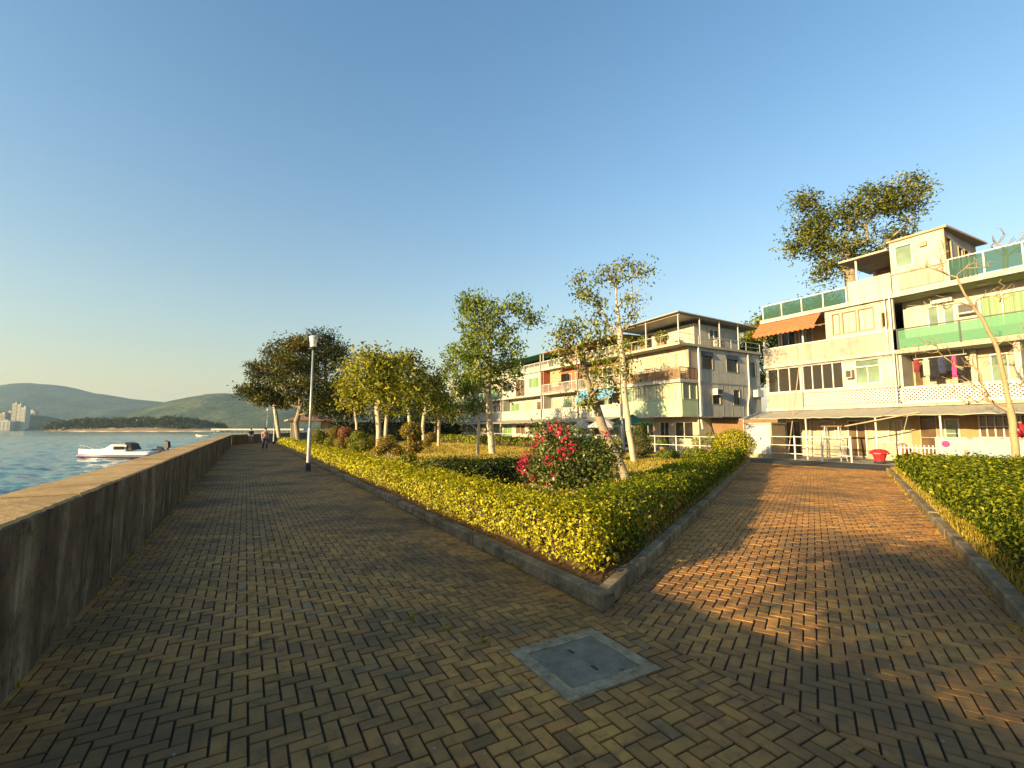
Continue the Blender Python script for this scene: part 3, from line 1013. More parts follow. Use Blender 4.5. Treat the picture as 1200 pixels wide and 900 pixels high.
# local x = -s, y = t
for x0, x1, y0, y1 in ((-b_, b_, -a_, -a_ + 0.1), (-b_, b_, a_ - 0.1, a_), (-b_, -b_ + 0.1, -a_ + 0.1, a_ - 0.1), (b_ - 0.1, b_, -a_ + 0.1, a_ - 0.1)):
    mb.box(x0, x1, y0, y1, -0.06, 0.006)
k = NT('manhole_concrete'); c = k.coord()
n1 = k.noise(c, 9, 7, 0.7); n2 = k.noise(c, 90, 4, 0.7)
fm = k.pbr(k.ramp(n1, [(0.3, (0.125, 0.086, 0.046)), (0.5, (0.27, 0.195, 0.112)), (0.72, (0.42, 0.315, 0.19))]), 0.85, k.bump(k.math('ADD', n1, n2), 0.5, 0.008), 0, 0.25)
mb.build('frame', fm, mh)
k = NT('manhole_lid'); c = k.coord()
n1 = k.noise(c, 6, 7, 0.7); n2 = k.noise(c, 140, 3, 0.7)
sp_ = k.n('ShaderNodeTexVoronoi', {'Vector': c, 'Scale': 3.2}).outputs['Distance']
cc = k.ramp(n1, [(0.3, (0.10, 0.074, 0.046)), (0.55, (0.195, 0.15, 0.10)), (0.75, (0.29, 0.23, 0.155))])
cc = k.mix(k.ramp(k.math('ADD', sp_, k.math('MULTIPLY', n1, 0.3)), [(0.22, (0.9, 0.9, 0.9)), (0.34, (0, 0, 0))]), cc, (0.03, 0.028, 0.025))
lm_ = k.pbr(cc, 0.7, k.bump(k.math('ADD', n1, n2), 0.5, 0.006), 0.1, 0.35)
mb = MB(); mb.box(-b_ + 0.106, b_ - 0.106, -a_ + 0.106, a_ - 0.106, -0.05, 0.003)
lid = mb.build('lid', lm_, mh)
for sx in (-0.13, 0.13): MB().box(sx - 0.03, sx + 0.03, -0.012, 0.012, 0.0035, 0.006).build('lifting_slot', M['dark'], lid)
mb = MB()
mb.box(-b_, b_, -a_, a_, -0.075, -0.062)
mb.build('base', M['dark'], mh)

# ------------------------------------------------------------------ garden ground
gard = [(3.52, 2.96), (61, 2.96), (61, 21.2), (14.15, 21.2)]
mb = MB()
gx = []
for i in range(0, 61):
    for j in range(0, 20):
        t = 2.96 + (21.2 - 2.96) * j / 19
        s_lo = 3.52 + (14.15 - 3.52) * (t - 2.96) / (21.2 - 2.96)
        s = s_lo + (61 - s_lo) * (i / 60) ** 1.4
        gx.append(W(s, t, 0.085 + 0.02 * math.sin(s * 1.1) * math.cos(t * 0.9) + 0.03 * math.sin(s * .31 + t * .5)))
mb._add(gx, [(i * 20 + j, i * 20 + j + 1, (i + 1) * 20 + j + 1, (i + 1) * 20 + j) for i in range(60) for j in range(19)])
o = mb.build('lawn', M['turf'], None, True)
if o.data.polygons[0].normal.z < 0: o.data.flip_normals()
tag(o, kind='structure')
for nm, pl in (('bed_soil', [(3.52, 2.95), (61, 2.95), (61, 3.35), (3.9, 3.35)]), ('bed_soil', [(3.52, 2.97), (14.2, 21.2), (14.9, 21.0), (4.6, 2.97)])):
    flat(nm, pl, 0.129 if pl[0][1] < 2.96 else 0.124, M['soil'])
flat('bed_soil', [(0.15, 3.1), (8.4, 21.2), (-20, 21.2), (-20, 3.1)], 0.11, M['soil'])


def scatter_st(poly, n, rng):
    ss = [p[0] for p in poly]; ts = [p[1] for p in poly]
    s = rng.uniform(min(ss), max(ss), n); t = rng.uniform(min(ts), max(ts), n)
    k = in_poly(s, t, poly)
    return s[k], t[k]


rng = np.random.default_rng(11)
s_, t_ = scatter_st([(4.8, 4.2), (46, 4.2), (46, 21.0), (14.6, 21.0)], 460000, rng)
dx = s_ * D[0] + t_ * N[0]; dy = s_ * D[1] + t_ * N[1]
dist = np.hypot(dx, dy)
kk = rng.random(len(dx)) < np.clip((11.0 / dist) ** 1.5, 0, 1) * np.clip(0.65 + 0.6 * wob(dx * 0.7, dy * 0.7), 0.05, 1)
dx, dy, dist = dx[kk], dy[kk], dist[kk]
vs_, vt_ = [], []
u = rng.random(9000); o_ = rng.uniform(0.12, 0.42, 9000); vs_.append(RK0[0] + (RK1[0] - RK0[0]) * u - o_ * 0.911); vt_.append(RK0[1] + (RK1[1] - RK0[1]) * u + o_ * 0.412)
u = 0.05 + 0.95 * rng.random(3500); o_ = rng.uniform(0.14, 0.3, 3500); vs_.append(CK[0] + (LK[0] - CK[0]) * u + o_ * .867); vt_.append(CK[1] + (LK[1] - CK[1]) * u - o_ * .5)
vs_ = np.concatenate(vs_); vt_ = np.concatenate(vt_)
dx = np.concatenate([dx, vs_ * D[0] + vt_ * N[0]]); dy = np.concatenate([dy, vs_ * D[1] + vt_ * N[1]]); ws_, wt_ = [], []
for q_ in range(150):
    m_ = int(rng.integers(5, 22)); r_ = rng.random()
    if r_ < 0.4: c_s, c_t = rng.uniform(0.5, 30), -1.165
    elif r_ < 0.7: c_s, c_t = rng.uniform(3.6, 30), KT - 0.012
    elif r_ < 0.92: u_ = rng.random(); c_s, c_t = RK0[0] + (RK1[0] - RK0[0]) * u_ + 0.01, RK0[1] + (RK1[1] - RK0[1]) * u_ - 0.005
    else: c_s, c_t = 0.087 * round(rng.uniform(12, 100)), 0.087 * round(rng.uniform(-9, 27))
    if abs(c_s - MH[0]) < 0.45 and abs(c_t - MH[1]) < 0.45: continue
    ws_.append(c_s + rng.normal(0, 0.03, m_)); wt_.append(c_t + np.abs(rng.normal(0, 0.008, m_)) * (1 if c_t < 0 else -1))
ws_ = np.concatenate(ws_); wt_ = np.concatenate(wt_)
z0_ = np.concatenate([np.full(len(dx), 0.085), np.full(len(ws_), -0.004)])
dx = np.concatenate([dx, ws_ * D[0] + wt_ * N[0]]); dy = np.concatenate([dy, ws_ * D[1] + wt_ * N[1]])
dist = np.hypot(dx, dy)
n = len(dx)
hgt = rng.uniform(0.035, 0.10, n) * (1 + 0.02 * dist) * np.where(z0_ < 0, 0.6, 1); wd = 0.006 * (1 + dist * 0.07)
an = rng.uniform(0, 2 * PI, n); ln = rng.uniform(0, 0.06, n); an2 = rng.uniform(0, 2 * PI, n)
P = np.stack([dx, dy, z0_], 1)
V = np.stack([P + np.stack([np.cos(an) * wd, np.sin(an) * wd, np.zeros(n)], 1), P - np.stack([np.cos(an) * wd, np.sin(an) * wd, np.zeros(n)], 1), P + np.stack([np.cos(an2) * ln, np.sin(an2) * ln, hgt], 1)], 1).reshape(-1, 3)
tag(link('grass', np_mesh('grass', V, np.arange(n * 3).reshape(n, 3), M['l_grass'], np.clip(rng.normal(0.5, 0.25, n), 0, 1))), kind='stuff')

# leaf litter along the hedge feet and the kerbs
P = []
s1 = rng.uniform(3.6, 30, 2600); P.append(np.stack([s1, rng.uniform(2.96, 3.3, len(s1)), np.full(len(s1), 0.13)], 1))
u = rng.random(1300); P.append(np.stack([CK[0] + (LK[0] - CK[0]) * u + rng.uniform(0.15, 0.45, 1300), CK[1] + (LK[1] - CK[1]) * u, np.full(1300, 0.132)], 1))
u = rng.random(1500); P.append(np.stack([RK0[0] + (RK1[0] - RK0[0]) * u - rng.uniform(0.2, 0.6, 1500), RK0[1] + (RK1[1] - RK0[1]) * u, np.full(1500, 0.118)], 1))
u = rng.random(420) ** 0.7; P.append(np.stack([RK0[0] + (RK1[0] - RK0[0]) * u + np.abs(rng.normal(0, 0.45, 420)), RK0[1] + (RK1[1] - RK0[1]) * u, np.full(420, 0.004)], 1))
s1 = rng.uniform(-1, 16, 160); P.append(np.stack([s1, KT - 0.05 - np.abs(rng.normal(0, 0.35, len(s1))), np.full(len(s1), 0.004)], 1))
s1 = rng.uniform(1, 18, 130); P.append(np.stack([s1, -1.15 + np.abs(rng.normal(0, 0.2, len(s1))), np.full(len(s1), 0.004)], 1))
P = np.concatenate(P)
PW = np.stack([P[:, 0] * D[0] + P[:, 1] * N[0], P[:, 0] * D[1] + P[:, 1] * N[1], P[:, 2]], 1)
V, Q = leaf_arrays(PW, np.stack([rng.normal(0, .25, len(P)), rng.normal(0, .25, len(P)), np.ones(len(P))], 1), 0.035, rng, 0.5, 0.12)
tag(link('fallen_leaves', np_mesh('fallen_leaves', V, Q, M['l_litter'], rng.random(len(Q)))), kind='stuff')

# ------------------------------------------------------------------ hedges
gdir = ((LK[0] - CK[0]) / 21.5, (LK[1] - CK[1]) / 21.5)


def gline(u, off):            # point along the garden kerb, offset into the garden
    return (CK[0] + (LK[0] - CK[0]) * u + off * 0.867, CK[1] + (LK[1] - CK[1]) * u - off * 0.5)


hedge('clipped_hedge', 'bright yellow-green clipped hedge filling the kerb corner beside the promenade', [(3.72, 3.04), (4.3, 4.05), (10.3, 4.05), (10.3, 3.04)], 0.1, 0.53, M['l_hedge'], 'clipped hedges round the garden', seed=21, dens=1900)
hedge('clipped_hedge', 'yellow hedge along the promenade starting behind the dark gap', [(10.55, 3.05), (10.55, 4.0), (21.5, 4.0), (21.5, 3.05)], 0.1, 0.52, M['l_hedge'], 'clipped hedges round the garden', seed=22)
hedge('clipped_hedge', 'far yellow hedge behind the lamp post, running on to the pavilion', [(21.8, 3.15), (21.8, 4.0), (56, 4.0), (56, 3.15)], 0.1, 0.5, M['l_hedge'], 'clipped hedges round the garden', seed=23)
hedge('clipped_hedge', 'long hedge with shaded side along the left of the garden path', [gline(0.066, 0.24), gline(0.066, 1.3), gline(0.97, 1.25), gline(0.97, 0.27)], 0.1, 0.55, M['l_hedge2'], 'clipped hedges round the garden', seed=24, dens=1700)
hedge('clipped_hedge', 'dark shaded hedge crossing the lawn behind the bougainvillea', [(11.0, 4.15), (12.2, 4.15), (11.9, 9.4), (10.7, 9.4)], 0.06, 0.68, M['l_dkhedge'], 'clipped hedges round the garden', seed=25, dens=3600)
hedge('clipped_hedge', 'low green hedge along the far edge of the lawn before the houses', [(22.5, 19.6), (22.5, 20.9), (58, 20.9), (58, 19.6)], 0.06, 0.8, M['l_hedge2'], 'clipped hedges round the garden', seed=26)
hedge('tall_hedge', 'tall dark unclipped hedge behind the trunks of the yellow grove', [(61.5, 9), (63.5, 9), (63.5, 27), (61.5, 27)], 0.0, 2.3, M['l_dkhedge'], None, seed=28, dens=700, s0=0.06)
u0, u1 = 0.12, 0.985
rp = lambda u, o: (RK0[0] + (RK1[0] - RK0[0]) * u - o * 0.911, RK0[1] + (RK1[1] - RK0[1]) * u + o * 0.412)
hedge('clipped_hedge', 'broad green hedge filling the bed right of the garden path', [rp(u0, 0.36), rp(u1, 0.3), (0.0, 20.9), (-3.5, 6.0)], 0.1, 0.55, M['l_hedge2'], 'clipped hedges round the garden', seed=27, dens=1500, rnd=0.3, s0=0.042)


# ------------------------------------------------------------------ bougainvillea and shrubs
def bougainvillea():
    b = G(692, 592, 0.1)
    root = empty('bougainvillea', b)
    tag(root, 'round bougainvillea bush with red blossoms behind the corner hedge', 'bush')
    Y = b.y
    lobes = [ell(668, 545, 50, 40, Y, 60), ell(695, 555, 26, 30, Y, 26), ell(640, 548, 28, 28, Y, 22), ell(655, 512, 30, 16, Y, 20), ell(705, 530, 18, 22, Y, 16)]
    trunk = [b, b + Vector((-0.1, 0, 0.35)), b + Vector((-0.25, 0.05, 0.7))]
    nodes, par, wts, wmax, pts = grow(trunk, lobes, 0.07, 5, 0.18, 0.2)
    mb = MB(); limbs(mb, [n - b for n in nodes], par, wts, 0.055, wmax)
    for k in range(7):
        a = Vector((random.uniform(-.18, .22), random.uniform(-.15, .15), 0)); mb.tube([a, a * 1.8 + Vector((random.uniform(-.15, .15), 0, 0.5)), a * 2.4 + Vector((random.uniform(-.3, .3), 0, 0.95))], [0.02, 0.016, 0.008], 5)
    mb.build('stem', M['twig'], root, True)
    rng = np.random.default_rng(31)
    C = np.array([tuple(p - b) for p in pts])
    idx = np.repeat(np.arange(len(C)), 62)
    P = C[idx] + rng.normal(0, 0.13, (len(idx), 3))
    V, Q = leaf_arrays(P, rng.normal(0, 0.6, (len(idx), 3)) + np.array([-.2, -.2, .5]), 0.062, rng, 0.6)
    link('foliage', np_mesh('foliage', V, Q, M['l_glossy'], np.clip(rng.normal(0.5, 0.24, len(idx)) + rng.normal(0, .14, len(C))[idx], 0, 1)), root)
    spots = [(655, 505, 9), (645, 502, 7), (663, 512, 7), (617, 535, 8), (613, 540, 6), (658, 526, 6), (660, 534, 8), (643, 541, 7), (615, 553, 6), (672, 523, 5), (707, 508, 5), (625, 523, 6), (636, 515, 5), (610, 548, 5), (642, 566, 4), (650, 557, 4), (630, 512, 5), (624, 560, 4)]
    Ps = []
    for x, y, r in spots:
        c = np.array(tuple(at(x, y, Y - 0.55 + abs(x - 668) * 0.008) - b))
        m = r * 5
        Ps.append(c + rng.normal(0, r / 62 * 0.55, (m, 3)))
    Ps = np.concatenate(Ps)
    V, Q = leaf_arrays(Ps, rng.normal(0, 0.7, (len(Ps), 3)) + np.array([-.4, -.6, .2]), 0.05, rng, 0.75)
    link('blossoms', np_mesh('blossoms', V, Q, M['l_red'], rng.random(len(Q))), root)


bougainvillea()


def topiary(x, yb, balls, label, mat='l_rust', seed=1):
    """cloud-pruned shrub: stem with clipped balls; balls (dx px, y px, r px)"""
    b = G(x, yb, 0.09)
    root = empty('topiary_shrub', b)
    tag(root, label, 'shrub', 'cloud-pruned shrubs behind the promenade hedge')
    mb = MB()
    cs = [at(x + dx, y, b.y + random.uniform(-.15, .15)) - b for dx, y, r in balls]
    top = max(cs, key=lambda c: c.z)
    mb.tube([(0, 0, -0.05), (top.x * .3, 0, top.z * .4), tuple(top)], [0.05, 0.04, 0.02], 7)
    for c in cs:
        mb.tube([(c.x * 0.2, 0, max(0.1, c.z * .45)), (c.x * .7, c.y * .5, c.z * .8), tuple(c)], [0.03, 0.025, 0.015], 5)
    mb.build('stem', M['bark'], root, True)
    for i, ((dx, y, r), c) in enumerate(zip(balls, cs)):
        R = r * b.y / F
        puff('foliage', c, (R, R, R * 0.8), int(900 * max(1, R / 0.4)), 0.075, M[mat if isinstance(mat, str) else mat[i]], root, seed * 17 + i)


topiary(478, 549, [(4, 505, 13), (6, 523, 12), (0, 540, 12)], 'three-tiered clipped shrub at the dark gap in the promenade hedge', ['l_rust', 'l_rust', 'l_hedge2'], 1)
topiary(456, 541, [(-2, 520, 13), (10, 528, 8), (-11, 528, 7)], 'orange-topped clipped shrub left of the three-tiered shrub', 'l_rust', 2)
topiary(424, 533, [(-4, 512, 9), (2, 521, 11), (-9, 524, 8)], 'bright green cloud-pruned shrub beside the orange tuft', 'l_hedge2', 3)
topiary(434, 528, [(2, 518, 9)], 'small orange ball shrub between green cloud-pruned shrubs', 'l_rust', 4)
topiary(404, 531, [(-3, 519, 10), (7, 516, 8), (0, 507, 8)], 'clipped shrub with a rose-pink top ball', ['l_rust', 'l_rust', 'l_rose'], 5)
topiary(392, 529, [(0, 506, 7), (-4, 518, 8), (6, 519, 6)], 'narrow rusty clipped shrub left of the rose-pink one', ['l_rust', 'l_hedge2', 'l_rust'], 6)
topiary(373, 527, [(0, 511, 12), (5, 517, 10)], 'green rounded clipped shrub just right of the lamp post', 'l_hedge2', 7)
topiary(412, 527, [(2, 509, 7)], 'small dark ball shrub behind the rose-pink topiary', 'l_dkhedge', 8)
topiary(505, 527, [(0, 512, 7), (-5, 519, 6)], 'small rusty shrub alone on the lawn right of the tiered one', 'l_rust', 9)


def ball_bush(name, label, x, yb, Y, wpx, hpx, mat, n, size, seed, cone=False, cat='bush'):
    b = at(x, yb, Y); b.z = 0.06
    root = empty(name, b)
    tag(root, label, cat)
    rx, rz = wpx / 2 * Y / F, hpx / 2 * Y / F
    mb = MB()
    for k in range(5):
        a = random.uniform(0, 2 * PI)
        mb.tube([(0.05 * math.cos(a), 0.05 * math.sin(a), -0.05), (rx * .5 * math.cos(a), rx * .5 * math.sin(a), rz * 1.1)], [0.03, 0.012], 5)
    mb.build('stem', M['bark'], root)
    if cone:
        for i, (f, zc) in enumerate(((1.0, 0.55), (0.8, 1.05), (0.5, 1.55))):
            puff('foliage', (0, 0, rz * zc), (rx * f, rx * f, rz * 0.55), n // 3, size, M[mat], root, seed + i)
    else:
        puff('foliage', (0, 0, rz), (rx, rx, rz), n, size, M[mat], root, seed)


ball_bush('round_bush', 'big round yellow-green clipped bush at the end of the path hedge', 861, 529, 23.5, 44, 36, 'l_hedge', 5200, 0.075, 71)
ball_bush('conical_shrub', 'dark green pointed shrub beside the leaning pale trunk', 752, 531, 25.0, 27, 40, 'l_dkhedge', 3600, 0.08, 72, True, 'shrub')
ball_bush('low_shrub', 'low dark shrub left of the slanting trunk on the lawn', 715, 535, 23.0, 34, 18, 'l_dkhedge', 1800, 0.08, 73, False, 'shrub')
ball_bush('low_shrub', 'low yellow shrub on the lawn by the white lamp pole', 815, 531, 23.5, 30, 14, 'l_hedge2', 1500, 0.08, 74, False, 'shrub')
ball_bush('low_shrub', 'low green shrub below the green parasol', 783, 531, 24.0, 26, 12, 'l_fresh', 1300, 0.08, 75, False, 'shrub')


# ------------------------------------------------------------------ trees
def T(x, y, z=0.05):
    return G(x, y, z)


b = T(577, 533)
Y = b.y
tree('park_tree', 'tall feathery green tree with grey trunk in the middle of the lawn', 'tree',
     [b, at(574, 495, Y), at(572, 455, Y), at(575, 410, Y), at(568, 370, Y)], 0.21,
     [ell(567, 372, 28, 26, Y, 34), ell(552, 356, 15, 12, Y, 10), ell(555, 405, 22, 28, Y, 22), ell(590, 400, 20, 26, Y, 15), ell(585, 440, 25, 26, Y, 20), ell(553, 452, 20, 26, Y, 18), ell(607, 365, 16, 16, Y, 8), ell(622, 372, 9, 14, Y, 6), ell(604, 425, 12, 20, Y, 6), ell(538, 410, 10, 18, Y, 5)],
     'l_fresh', 'palebark', 27, 0.25, 0.34, 3, 'trees on the lawn', 0.45, 1.0, aspect=0.36, asc=0.75, thin=0.7, sag=0.1)
b = T(560, 535)
Y = b.y
tree('park_tree', 'thin staked yellow-green tree just left of the tall feathery tree', 'tree',
     [b, at(561, 495, Y), at(558, 450, Y)], 0.085,
     [ell(550, 440, 14, 26, Y, 15), ell(545, 475, 17, 18, Y, 14), ell(556, 412, 10, 16, Y, 6), ell(530, 425, 9, 16, Y, 5)],
     'l_fresh', 'palebark', 30, 0.22, 0.34, 4, 'trees on the lawn', 0.4, 1.0, aspect=0.36, asc=0.7, thin=0.7)
b = T(743, 543)
Y = b.y
tree('park_tree', 'tall sparse tree with bare twigs and long pale slanting trunk', 'tree',
     [b, at(737, 505, Y), at(732, 465, Y), at(730, 425, Y), at(726, 380, Y), at(722, 350, Y)], 0.14,
     [ell(690, 345, 16, 18, Y, 14), ell(718, 325, 20, 13, Y, 14), ell(752, 322, 15, 12, Y, 10), ell(705, 375, 22, 22, Y, 10), ell(740, 362, 22, 20, Y, 10), ell(732, 425, 16, 30, Y, 16), ell(680, 322, 9, 9, Y, 4), ell(733, 308, 8, 6, Y, 4)],
     'l_olive', 'palebark', 13, 0.17, 0.26, 5, 'trees on the lawn', 0.35, 1.0, sag=0.09, aspect=0.45, asc=0.8, thin=0.75)
b = T(735, 567)
Y = b.y
tree('park_tree', 'leaning dark-trunked tree rising behind the bougainvillea', 'tree',
     [b, at(724, 538, Y + .2), at(706, 500, Y + .5), at(697, 470, Y + .6), at(686, 440, Y + .6), at(679, 412, Y + .6)], 0.135,
     [ell(665, 395, 20, 17, Y, 15), ell(688, 400, 15, 17, Y, 10), ell(700, 425, 16, 18, Y, 12), ell(712, 450, 14, 18, Y, 8), ell(660, 420, 14, 14, Y, 7), ell(684, 470, 16, 14, Y, 6), ell(676, 378, 12, 8, Y, 5), ell(715, 395, 12, 14, Y, 6)],
     'l_olive', 'bark', 13, 0.12, 0.2, 6, 'trees on the lawn', 0.3, 1.0, sag=0.12, aspect=0.45, asc=0.6, thin=0.7)

# yellow grove
grove = [(419, 526, [(415, 460, 15, 24, 26), (408, 440, 10, 14, 10)], 0.10, 'l_yellow', 'short yellow-leaved tree at the left end of the grove'),
         (443, 540, [(440, 438, 17, 22, 26), (450, 465, 16, 18, 18), (430, 420, 11, 10, 8)], 0.13, 'l_yellow', 'yellow tree with the palest straight trunk in the grove'),
         (452, 531, [(458, 432, 17, 20, 22), (465, 455, 13, 18, 14)], 0.12, 'l_yellow', 'yellow tree with twin forked stems in the middle of the grove'),
         (479, 528, [(478, 440, 17, 24, 26), (484, 465, 14, 16, 14), (470, 425, 10, 8, 6)], 0.13, 'l_olive', 'olive-leaved tree with a slim pale trunk in the grove'),
         (497, 526, [(500, 450, 16, 22, 24), (508, 470, 12, 16, 14)], 0.14, 'l_olive', 'olive tree second from the right end of the grove'),
         (514, 524, [(515, 455, 14, 20, 20), (520, 478, 11, 14, 12), (527, 430, 8, 10, 5)], 0.14, 'l_olive', 'dull olive tree at the right end of the grove')]
for i, (x, yb, lobes, r, lm, lab) in enumerate(grove):
    b = T(x, yb); Y = b.y
    top = lobes[0]
    tree('grove_tree', lab, 'tree', [b, at(x + random.uniform(-2, 2), (yb * 2 + top[1]) / 3, Y), at(top[0], top[1] + 12, Y), at(top[0], top[1] - 8, Y)], r,
         [ell(a0, a1, a2, a3, Y, n) for a0, a1, a2, a3, n in lobes], lm, 'palebark', 30, 0.18 + 0.0022 * Y, 0.48, 40 + i, 'grove of yellow trees', 0.5, asc=0.6)

# broad dark trees by the pavilion, and dense trees behind the grove
dark = [(350, 521, 48.0, [(352, 455, 34, 14, 50), (338, 428, 34, 12, 40), (348, 405, 26, 10, 28), (300, 456, 20, 8, 16), (320, 470, 26, 8, 22), (375, 470, 20, 22, 26)], 0.26, 'l_dark', 'bark', 'wide dark tree with forked sunlit trunk leaning over the promenade', [(347, 495), (352, 478), (352, 450), (350, 415)]),
        (328, 517, 58.0, [(315, 440, 26, 9, 24), (300, 432, 16, 6, 10), (325, 415, 20, 8, 16), (312, 462, 24, 8, 18), (292, 462, 12, 6, 7)], 0.24, 'l_dark', 'palebark', 'layered dark tree with a slanting pale trunk at the promenade bend', [(325, 498), (322, 475), (320, 440), (322, 415)]),
        (384, 519, 56.0, [(382, 430, 26, 30, 50), (378, 400, 18, 16, 24), (398, 412, 14, 14, 14), (385, 470, 28, 24, 34), (362, 420, 14, 20, 14)], 0.3, 'l_deep', 'bark', 'tallest dense dark tree standing behind the lamp head', [(384, 480), (382, 440), (380, 405)]),
        (405, 517, 60.0, [(402, 490, 18, 16, 24), (415, 470, 18, 18, 22), (395, 455, 15, 18, 16)], 0.2, 'l_deep', 'bark', 'low dense dark tree behind the left of the grove', [(405, 495), (405, 470)]),
        (440, 516, 64.0, [(445, 480, 24, 20, 28), (430, 455, 18, 16, 16)], 0.2, 'l_deep', 'bark', 'dark dense tree behind the middle of the grove', [(440, 490), (440, 460)]),
        (510, 517, 62.0, [(507, 470, 18, 24, 34), (520, 490, 12, 14, 14), (492, 490, 14, 16, 16)], 0.22, 'l_deep', 'bark', 'dark dense tree behind the right of the grove', [(510, 495), (509, 460)]),
        (470, 516, 66.0, [(470, 488, 24, 16, 24), (478, 462, 20, 16, 18)], 0.2, 'l_deep', 'bark', 'low dark tree behind the olive-leaved tree', [(470, 495), (472, 470)])]
for i, (x, yb, Y, lobes, r, lm, bk, lab, tr) in enumerate(dark):
    b = at(x, yb, Y); b.z = 0.0
    tree('dark_tree', lab, 'tree', [b] + [at(a0, a1, Y) for a0, a1 in tr], r, [ell(a0, a1, a2, a3, Y, n, 0, max(a2, a3) * 0.9) for a0, a1, a2, a3, n in lobes],
         lm, bk, 42, 0.28, 0.6, 60 + i, 'dark trees beyond the lamp post', 0.7, flat=0.5 if i < 2 else 0.8)

# behind the houses
Y = 35.5
b = at(1003, 500, Y); b.z = 0
tree('tall_tree', 'big spreading tree above the roof of the glass-railed house', 'tree', [b, at(1003, 400, Y), at(1000, 350, Y), at(995, 310, Y), at(990, 280, Y)], 0.42,
     [ell(955, 265, 26, 26, Y, 34), ell(940, 240, 18, 12, Y, 12), ell(935, 290, 15, 10, Y, 10), ell(975, 290, 20, 22, Y, 20), ell(1000, 250, 26, 20, Y, 26), ell(1020, 230, 18, 12, Y, 12), ell(1045, 240, 26, 20, Y, 24), ell(1070, 232, 17, 20, Y, 14), ell(1050, 275, 26, 18, Y, 18), ell(1015, 290, 22, 20, Y, 18), ell(975, 315, 14, 14, Y, 8), ell(960, 325, 6, 10, Y, 3), ell(1062, 215, 12, 6, Y, 5)],
     'l_olive', 'bark', 31, 0.27, 0.55, 81, 'trees behind the houses', 0.7, 0.0, sag=0.1, aspect=0.45, asc=0.7, thin=0.7)
for i, (x, yt, Y, wpx, lab, lm) in enumerate([(905, 360, 46, 26, 'bushy tree showing between the white house and the orange awning', 'l_fresh'), (885, 378, 44, 16, 'small yellow-green tree behind the side of the canopied house', 'l_yellow'), (968, 343, 48, 22, 'rounded green tree peeping over the glass roof railing', 'l_dark'), (930, 352, 52, 20, 'dark bushy tree behind the left end of the glass railing', 'l_dark')]):
    b = at(x, 500, Y); b.z = 0
    tree('back_tree', lab, 'tree', [b, at(x, 440, Y), at(x, yt + 22, Y)], 0.25, [ell(x, yt + 14, wpx * .8, 12, Y, 18), ell(x - 8, yt + 34, wpx, 18, Y, 22), ell(x + 6, yt + 60, wpx, 20, Y, 16)], lm, 'bark', 34, 0.3, 0.55, 90 + i, 'trees behind the houses', 0.8)
b = at(1180, 480, 36); b.z = 0
tree('bare_tree', 'bare twigs of a tree above the roof terrace at the right edge', 'tree', [b, at(1180, 380, 36), at(1178, 300, 36)], 0.16, [ell(1172, 280, 14, 16, 36, 22), ell(1192, 285, 10, 14, 36, 14)], 'l_olive', 'bark', 0, 0.1, 0.2, 97, None, 0.6)

# bare tree in the right-hand bed
b = at(1193, 560, 14.6); b.z = 0.05
Y = 14.6
tr = [b, at(1186, 490, Y), at(1176, 440, Y), at(1168, 405, Y), at(1150, 372, Y), at(1130, 345, Y), at(1122, 325, Y)]
tree('bare_tree', 'leafless tan tree standing in the right-hand hedge before the houses', 'tree', tr, 0.095,
     [ell(1085, 310, 22, 18, Y, 30), ell(1150, 310, 18, 10, Y, 24), ell(1100, 355, 34, 8, Y, 30), ell(1175, 340, 20, 14, Y, 30), ell(1085, 405, 26, 12, Y, 36), ell(1130, 425, 14, 14, Y, 24), ell(1120, 450, 34, 12, Y, 42), ell(1150, 470, 20, 8, Y, 24), ell(1195, 395, 10, 20, Y, 30), ell(1200, 450, 12, 16, Y, 30), ell(1105, 290, 8, 14, Y, 18)],
     'l_olive', 'twig', 0, 0.1, 0.2, 98, None, 0.22, sag=0.16, asc=0.5, thin=0.7)

# tree on the shore just outside the frame: it throws the dappled shade on the garden path
b = W(-1.4, -7.6, -1.4)
tree('shore_tree', 'leafy shore tree leaning beyond the sea wall behind the viewpoint', 'tree', [b, W(-1.4, -7.5, 0.5), W(-1.3, -7.2, 2.4)], 0.14,
     [(W(-1.4, -7.0, 3.0), (1.7, 1.5, 0.75), 60), (W(0.3, -7.0, 2.75), (0.9, 1.0, 0.5), 22), (W(1.25, -7.0, 2.9), (0.55, 0.7, 0.35), 9)], 'l_dark', 'bark', 46, 0.13, 0.34, 120, None, 0.4)


